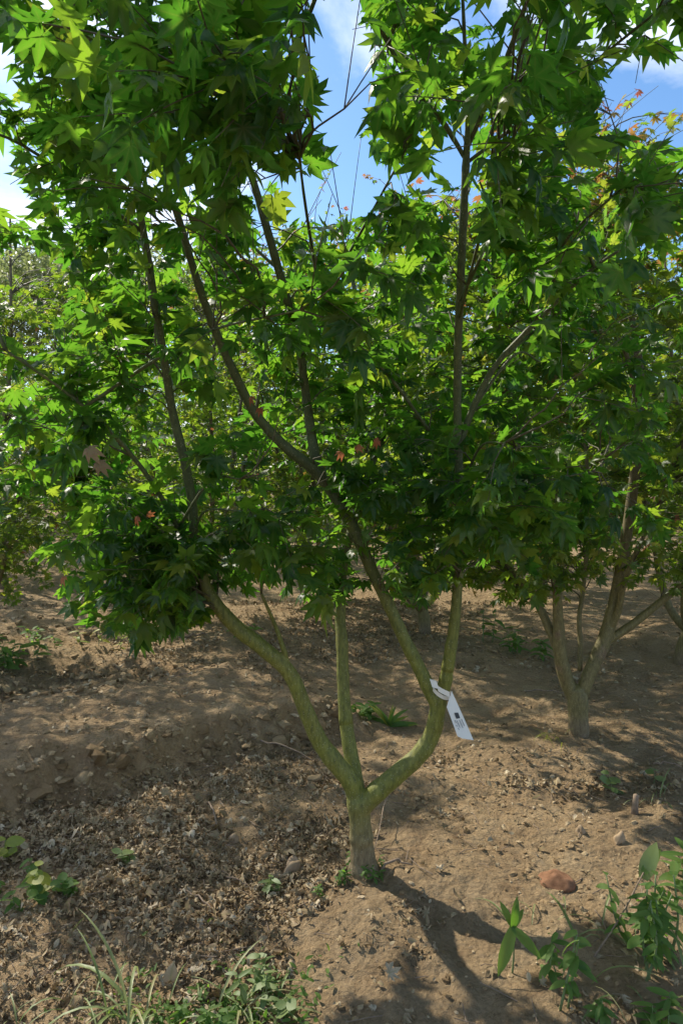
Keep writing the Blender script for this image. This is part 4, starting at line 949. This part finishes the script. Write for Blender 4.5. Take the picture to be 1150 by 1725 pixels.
weed(205, 1452, 20, 5, 24, 'small pale seedling on the slope above the round leaved herbs', 18, M_WEED_PALE, RD)
weed(455, 1508, 38, 7, 24, 'small light green seedling left of the trunk foot', 19, M_WEED_PALE, BL, nst=2, spread=.02)
weed(600, 1484, 30, 12, 13, 'fine leaved dark green herb around the foot of the tagged trunk', 20, M_WEED, BL, nst=7, spread=.05)
weed(640, 1480, 20, 9, 11, 'low herb on the right side of the tagged trunk', 21, M_WEED, BL, nst=2, spread=.03)
# strap leaved rosette behind the fork
p = G(655, 1222); t = thing('weed', 'bright strap leaved rosette behind the fork of the tagged tree', 'weed', p); g = np.random.default_rng(5)
for k in range(17):
    a = g.uniform(-1.4, 1.7); place_leaf(t, p, STRAP[g.integers(2)], M_YELLOW if k % 3 == 0 else M_WEED, p + [0, 0, .0], (math.sin(a) * .9, g.normal(0, .3), abs(math.cos(a)) * 1.0 + .1), (-math.sin(a), -.8, .5), g.uniform(.11, .18))
weed(622, 1208, 26, 9, 20, 'grey green low herb left of the strap leaved rosette', 22, M_WEED, BL, nst=5, spread=.05)
# lower right
p = G(862, 1640); t = thing('weed', 'weed with long drooping bright green leaves at lower right', 'weed', p)
d_ = proj(p)[2]; tip = p + np.array([0, 0, 80 / FPX * d_]); ln = spline([p - [0, 0, .01], (p + tip) / 2 + [.004, 0, 0], tip], 4)
V, F = joinm([tube(ln, np.linspace(.003, .0018, len(ln)), 6, .1)]); link('stem', mesh('stem', V - p, F, M_STEM), t)
for dr, s_ in (((-.35, -.5, -.55), .155), ((.5, -.45, -.3), .125), ((.2, .2, .9), .10), ((-.3, .4, .7), .09), ((.6, .5, .6), .08), ((.1, -.3, 1), .09)):
    place_leaf(t, p, BL[0], M_WEED, tip, dr, (0, -.7, .8), s_ * .85, wscale=.8)
weed(962, 1700, 140, 10, 38, 'tall broad leaved weed right of the drooping weed', 31, M_WEED, BL, .7, nst=2, spread=.02)
weed(930, 1650, 80, 8, 34, 'broad leaved weed half hidden behind the tall one', 32, M_WEED, BL, .6, nst=2, spread=.02)
weed(1000, 1728, 60, 9, 30, 'small bright weed at the bottom right of the tall weed', 33, M_WEED, BL, .6, nst=2, spread=.02)
weed(1070, 1600, 140, 12, 36, 'bushy green weed near the right edge', 34, M_WEED, BL, .7, nst=5, spread=.06)
weed(1135, 1610, 150, 12, 38, 'leafy weed cut by the right edge', 35, M_WEED, BL, .6, nst=4, spread=.06)
weed(1130, 1735, 60, 10, 40, 'dark broad leaved weed in the lower right corner', 36, M_WEED, BL, .6, nst=3, spread=.05)
grass(1010, 1560, 8, 150, 'thin loose grass stems between the right hand weeds', 7, spread=.08)
grass(885, 1560, 5, 110, 'few fine grass stems behind the drooping weed', 8, spread=.03)
grass(1100, 1690, 12, 130, 'fine grass low at the right under the leafy weed', 9, spread=.09)
grass(430, 1705, 9, 130, 'loose pale grass blades leaning over the light green herb', 13, lean=(.3, 0), spread=.04)
grass(300, 1720, 9, 120, 'wispy yellowish grass between the pale tuft and the yellow tipped tuft', 10, spread=.05)
grass(120, 1715, 10, 110, 'thin pale grass left of the pale arching tuft', 12, spread=.06)
weed(1030, 1335, 38, 7, 22, 'pale yellowish seedling with tiny leaves on lit soil', 37, M_WEED_PALE, RD, nst=1)
weed(1098, 1325, 32, 3, 20, 'single stemmed seedling with one pale leaf near the right edge', 38, M_WEED_PALE, RD)
weed(1150, 1480, 60, 8, 40, 'dark weed on the right edge above the leafy one', 39, M_WEED, BL, nst=2, spread=.04)
# dry leaning stalk with a pale green leaf on top
p = G(1000, 1612); t = thing('weed', 'dry leaning stalk with a curled pale green leaf at its tip', 'weed', p); d_ = proj(p)[2]
tip = P(1083, 1470, d_ + .02); ln = spline([p, (p + tip) / 2 + [.006, 0, -.004], tip], 6)
V, F = joinm([tube(ln, np.linspace(.0035, .0022, len(ln)), 6, .15)]); link('stem', mesh('stem', V - p, F, M_TWIG_OLD), t)
place_leaf(t, p, BL[1], M_WEED_PALE, tip - [0, 0, .02], (.28, 0, 1), (-.5, -.8, .2), .125, wscale=1.0)
place_leaf(t, p, BL[0], M_WEED, tip, (.5, .2, .5), (-.5, -.8, .2), .10)
p = G(1068, 1372); t = thing('stump', 'short cut stub standing in lit soil near the right edge', 'stump', p)
V, F = joinm([tube(np.array([p - [0, 0, .02], p + [0, 0, .03], p + [.004, 0, .085]]), [.016, .013, .011], 8, .2)]); link('stub', mesh('stub', V - p, F, M_TWIG_OLD), t)
# low feathery cover at the bottom edge
g = np.random.default_rng(9); m = 900
q = np.stack([g.normal(-.33, .16, m), g.normal(1.93, .10, m)], -1); f = fbm(q[:, 0] * 6, q[:, 1] * 6, 2, 91) > -.12; q = q[f]; m = len(q)
d = g.normal(0, 1, (m, 3)); d[:, 2] = abs(d[:, 2]) * .5
lv = dict(p=np.stack([q[:, 0], q[:, 1], H(q[:, 0], q[:, 1]) + g.uniform(0, .025, m)], -1), d=d, n=np.tile([0, -.3, 1.0], (m, 1)) + g.normal(0, .4, (m, 3)), s=g.uniform(.012, .032, m), t=g.integers(0, 60, m), c=g.random(m), y=np.zeros(m))
o = leaf_cloud('ground_cover', lv, BL, M_WEED, np.zeros(3), None, np.arange(m)); o['label'] = 'low feathery green ground cover between the grass tufts at the bottom'
# distant weeds
weed(12, 1120, 50, 10, 24, 'bright green weed patch at the left edge of the mound', 41, M_WEED, BL, nst=7, spread=.12)
weed(60, 1085, 30, 8, 16, 'small green weed beyond the mound at left', 42, M_WEED, BL, nst=4, spread=.1)
weed(210, 1098, 40, 7, 20, 'yellow green weed under the low left leaves', 43, M_YELLOW, BL, nst=2, spread=.08)
weed(150, 1092, 40, 6, 20, 'thin yellowish weed between the left weeds', 44, M_YELLOW, BL, nst=2, spread=.05)
weed(816, 1082, 60, 8, 20, 'thin green weed behind the tagged fork on the right', 45, M_WEED, BL, nst=2, spread=.05)
weed(890, 1105, 40, 10, 22, 'grey green herb left of the brown forked trunk', 46, M_WEED, BL, nst=5, spread=.12)
weed(420, 1085, 30, 7, 18, 'small weed under the arch of the left stem', 47, M_WEED, BL, nst=3, spread=.1)

print('TRIS', sum(len(m.loops) - 2 * len(m.polygons) for m in {o.data for o in bpy.data.objects if o.type == 'MESH'}))
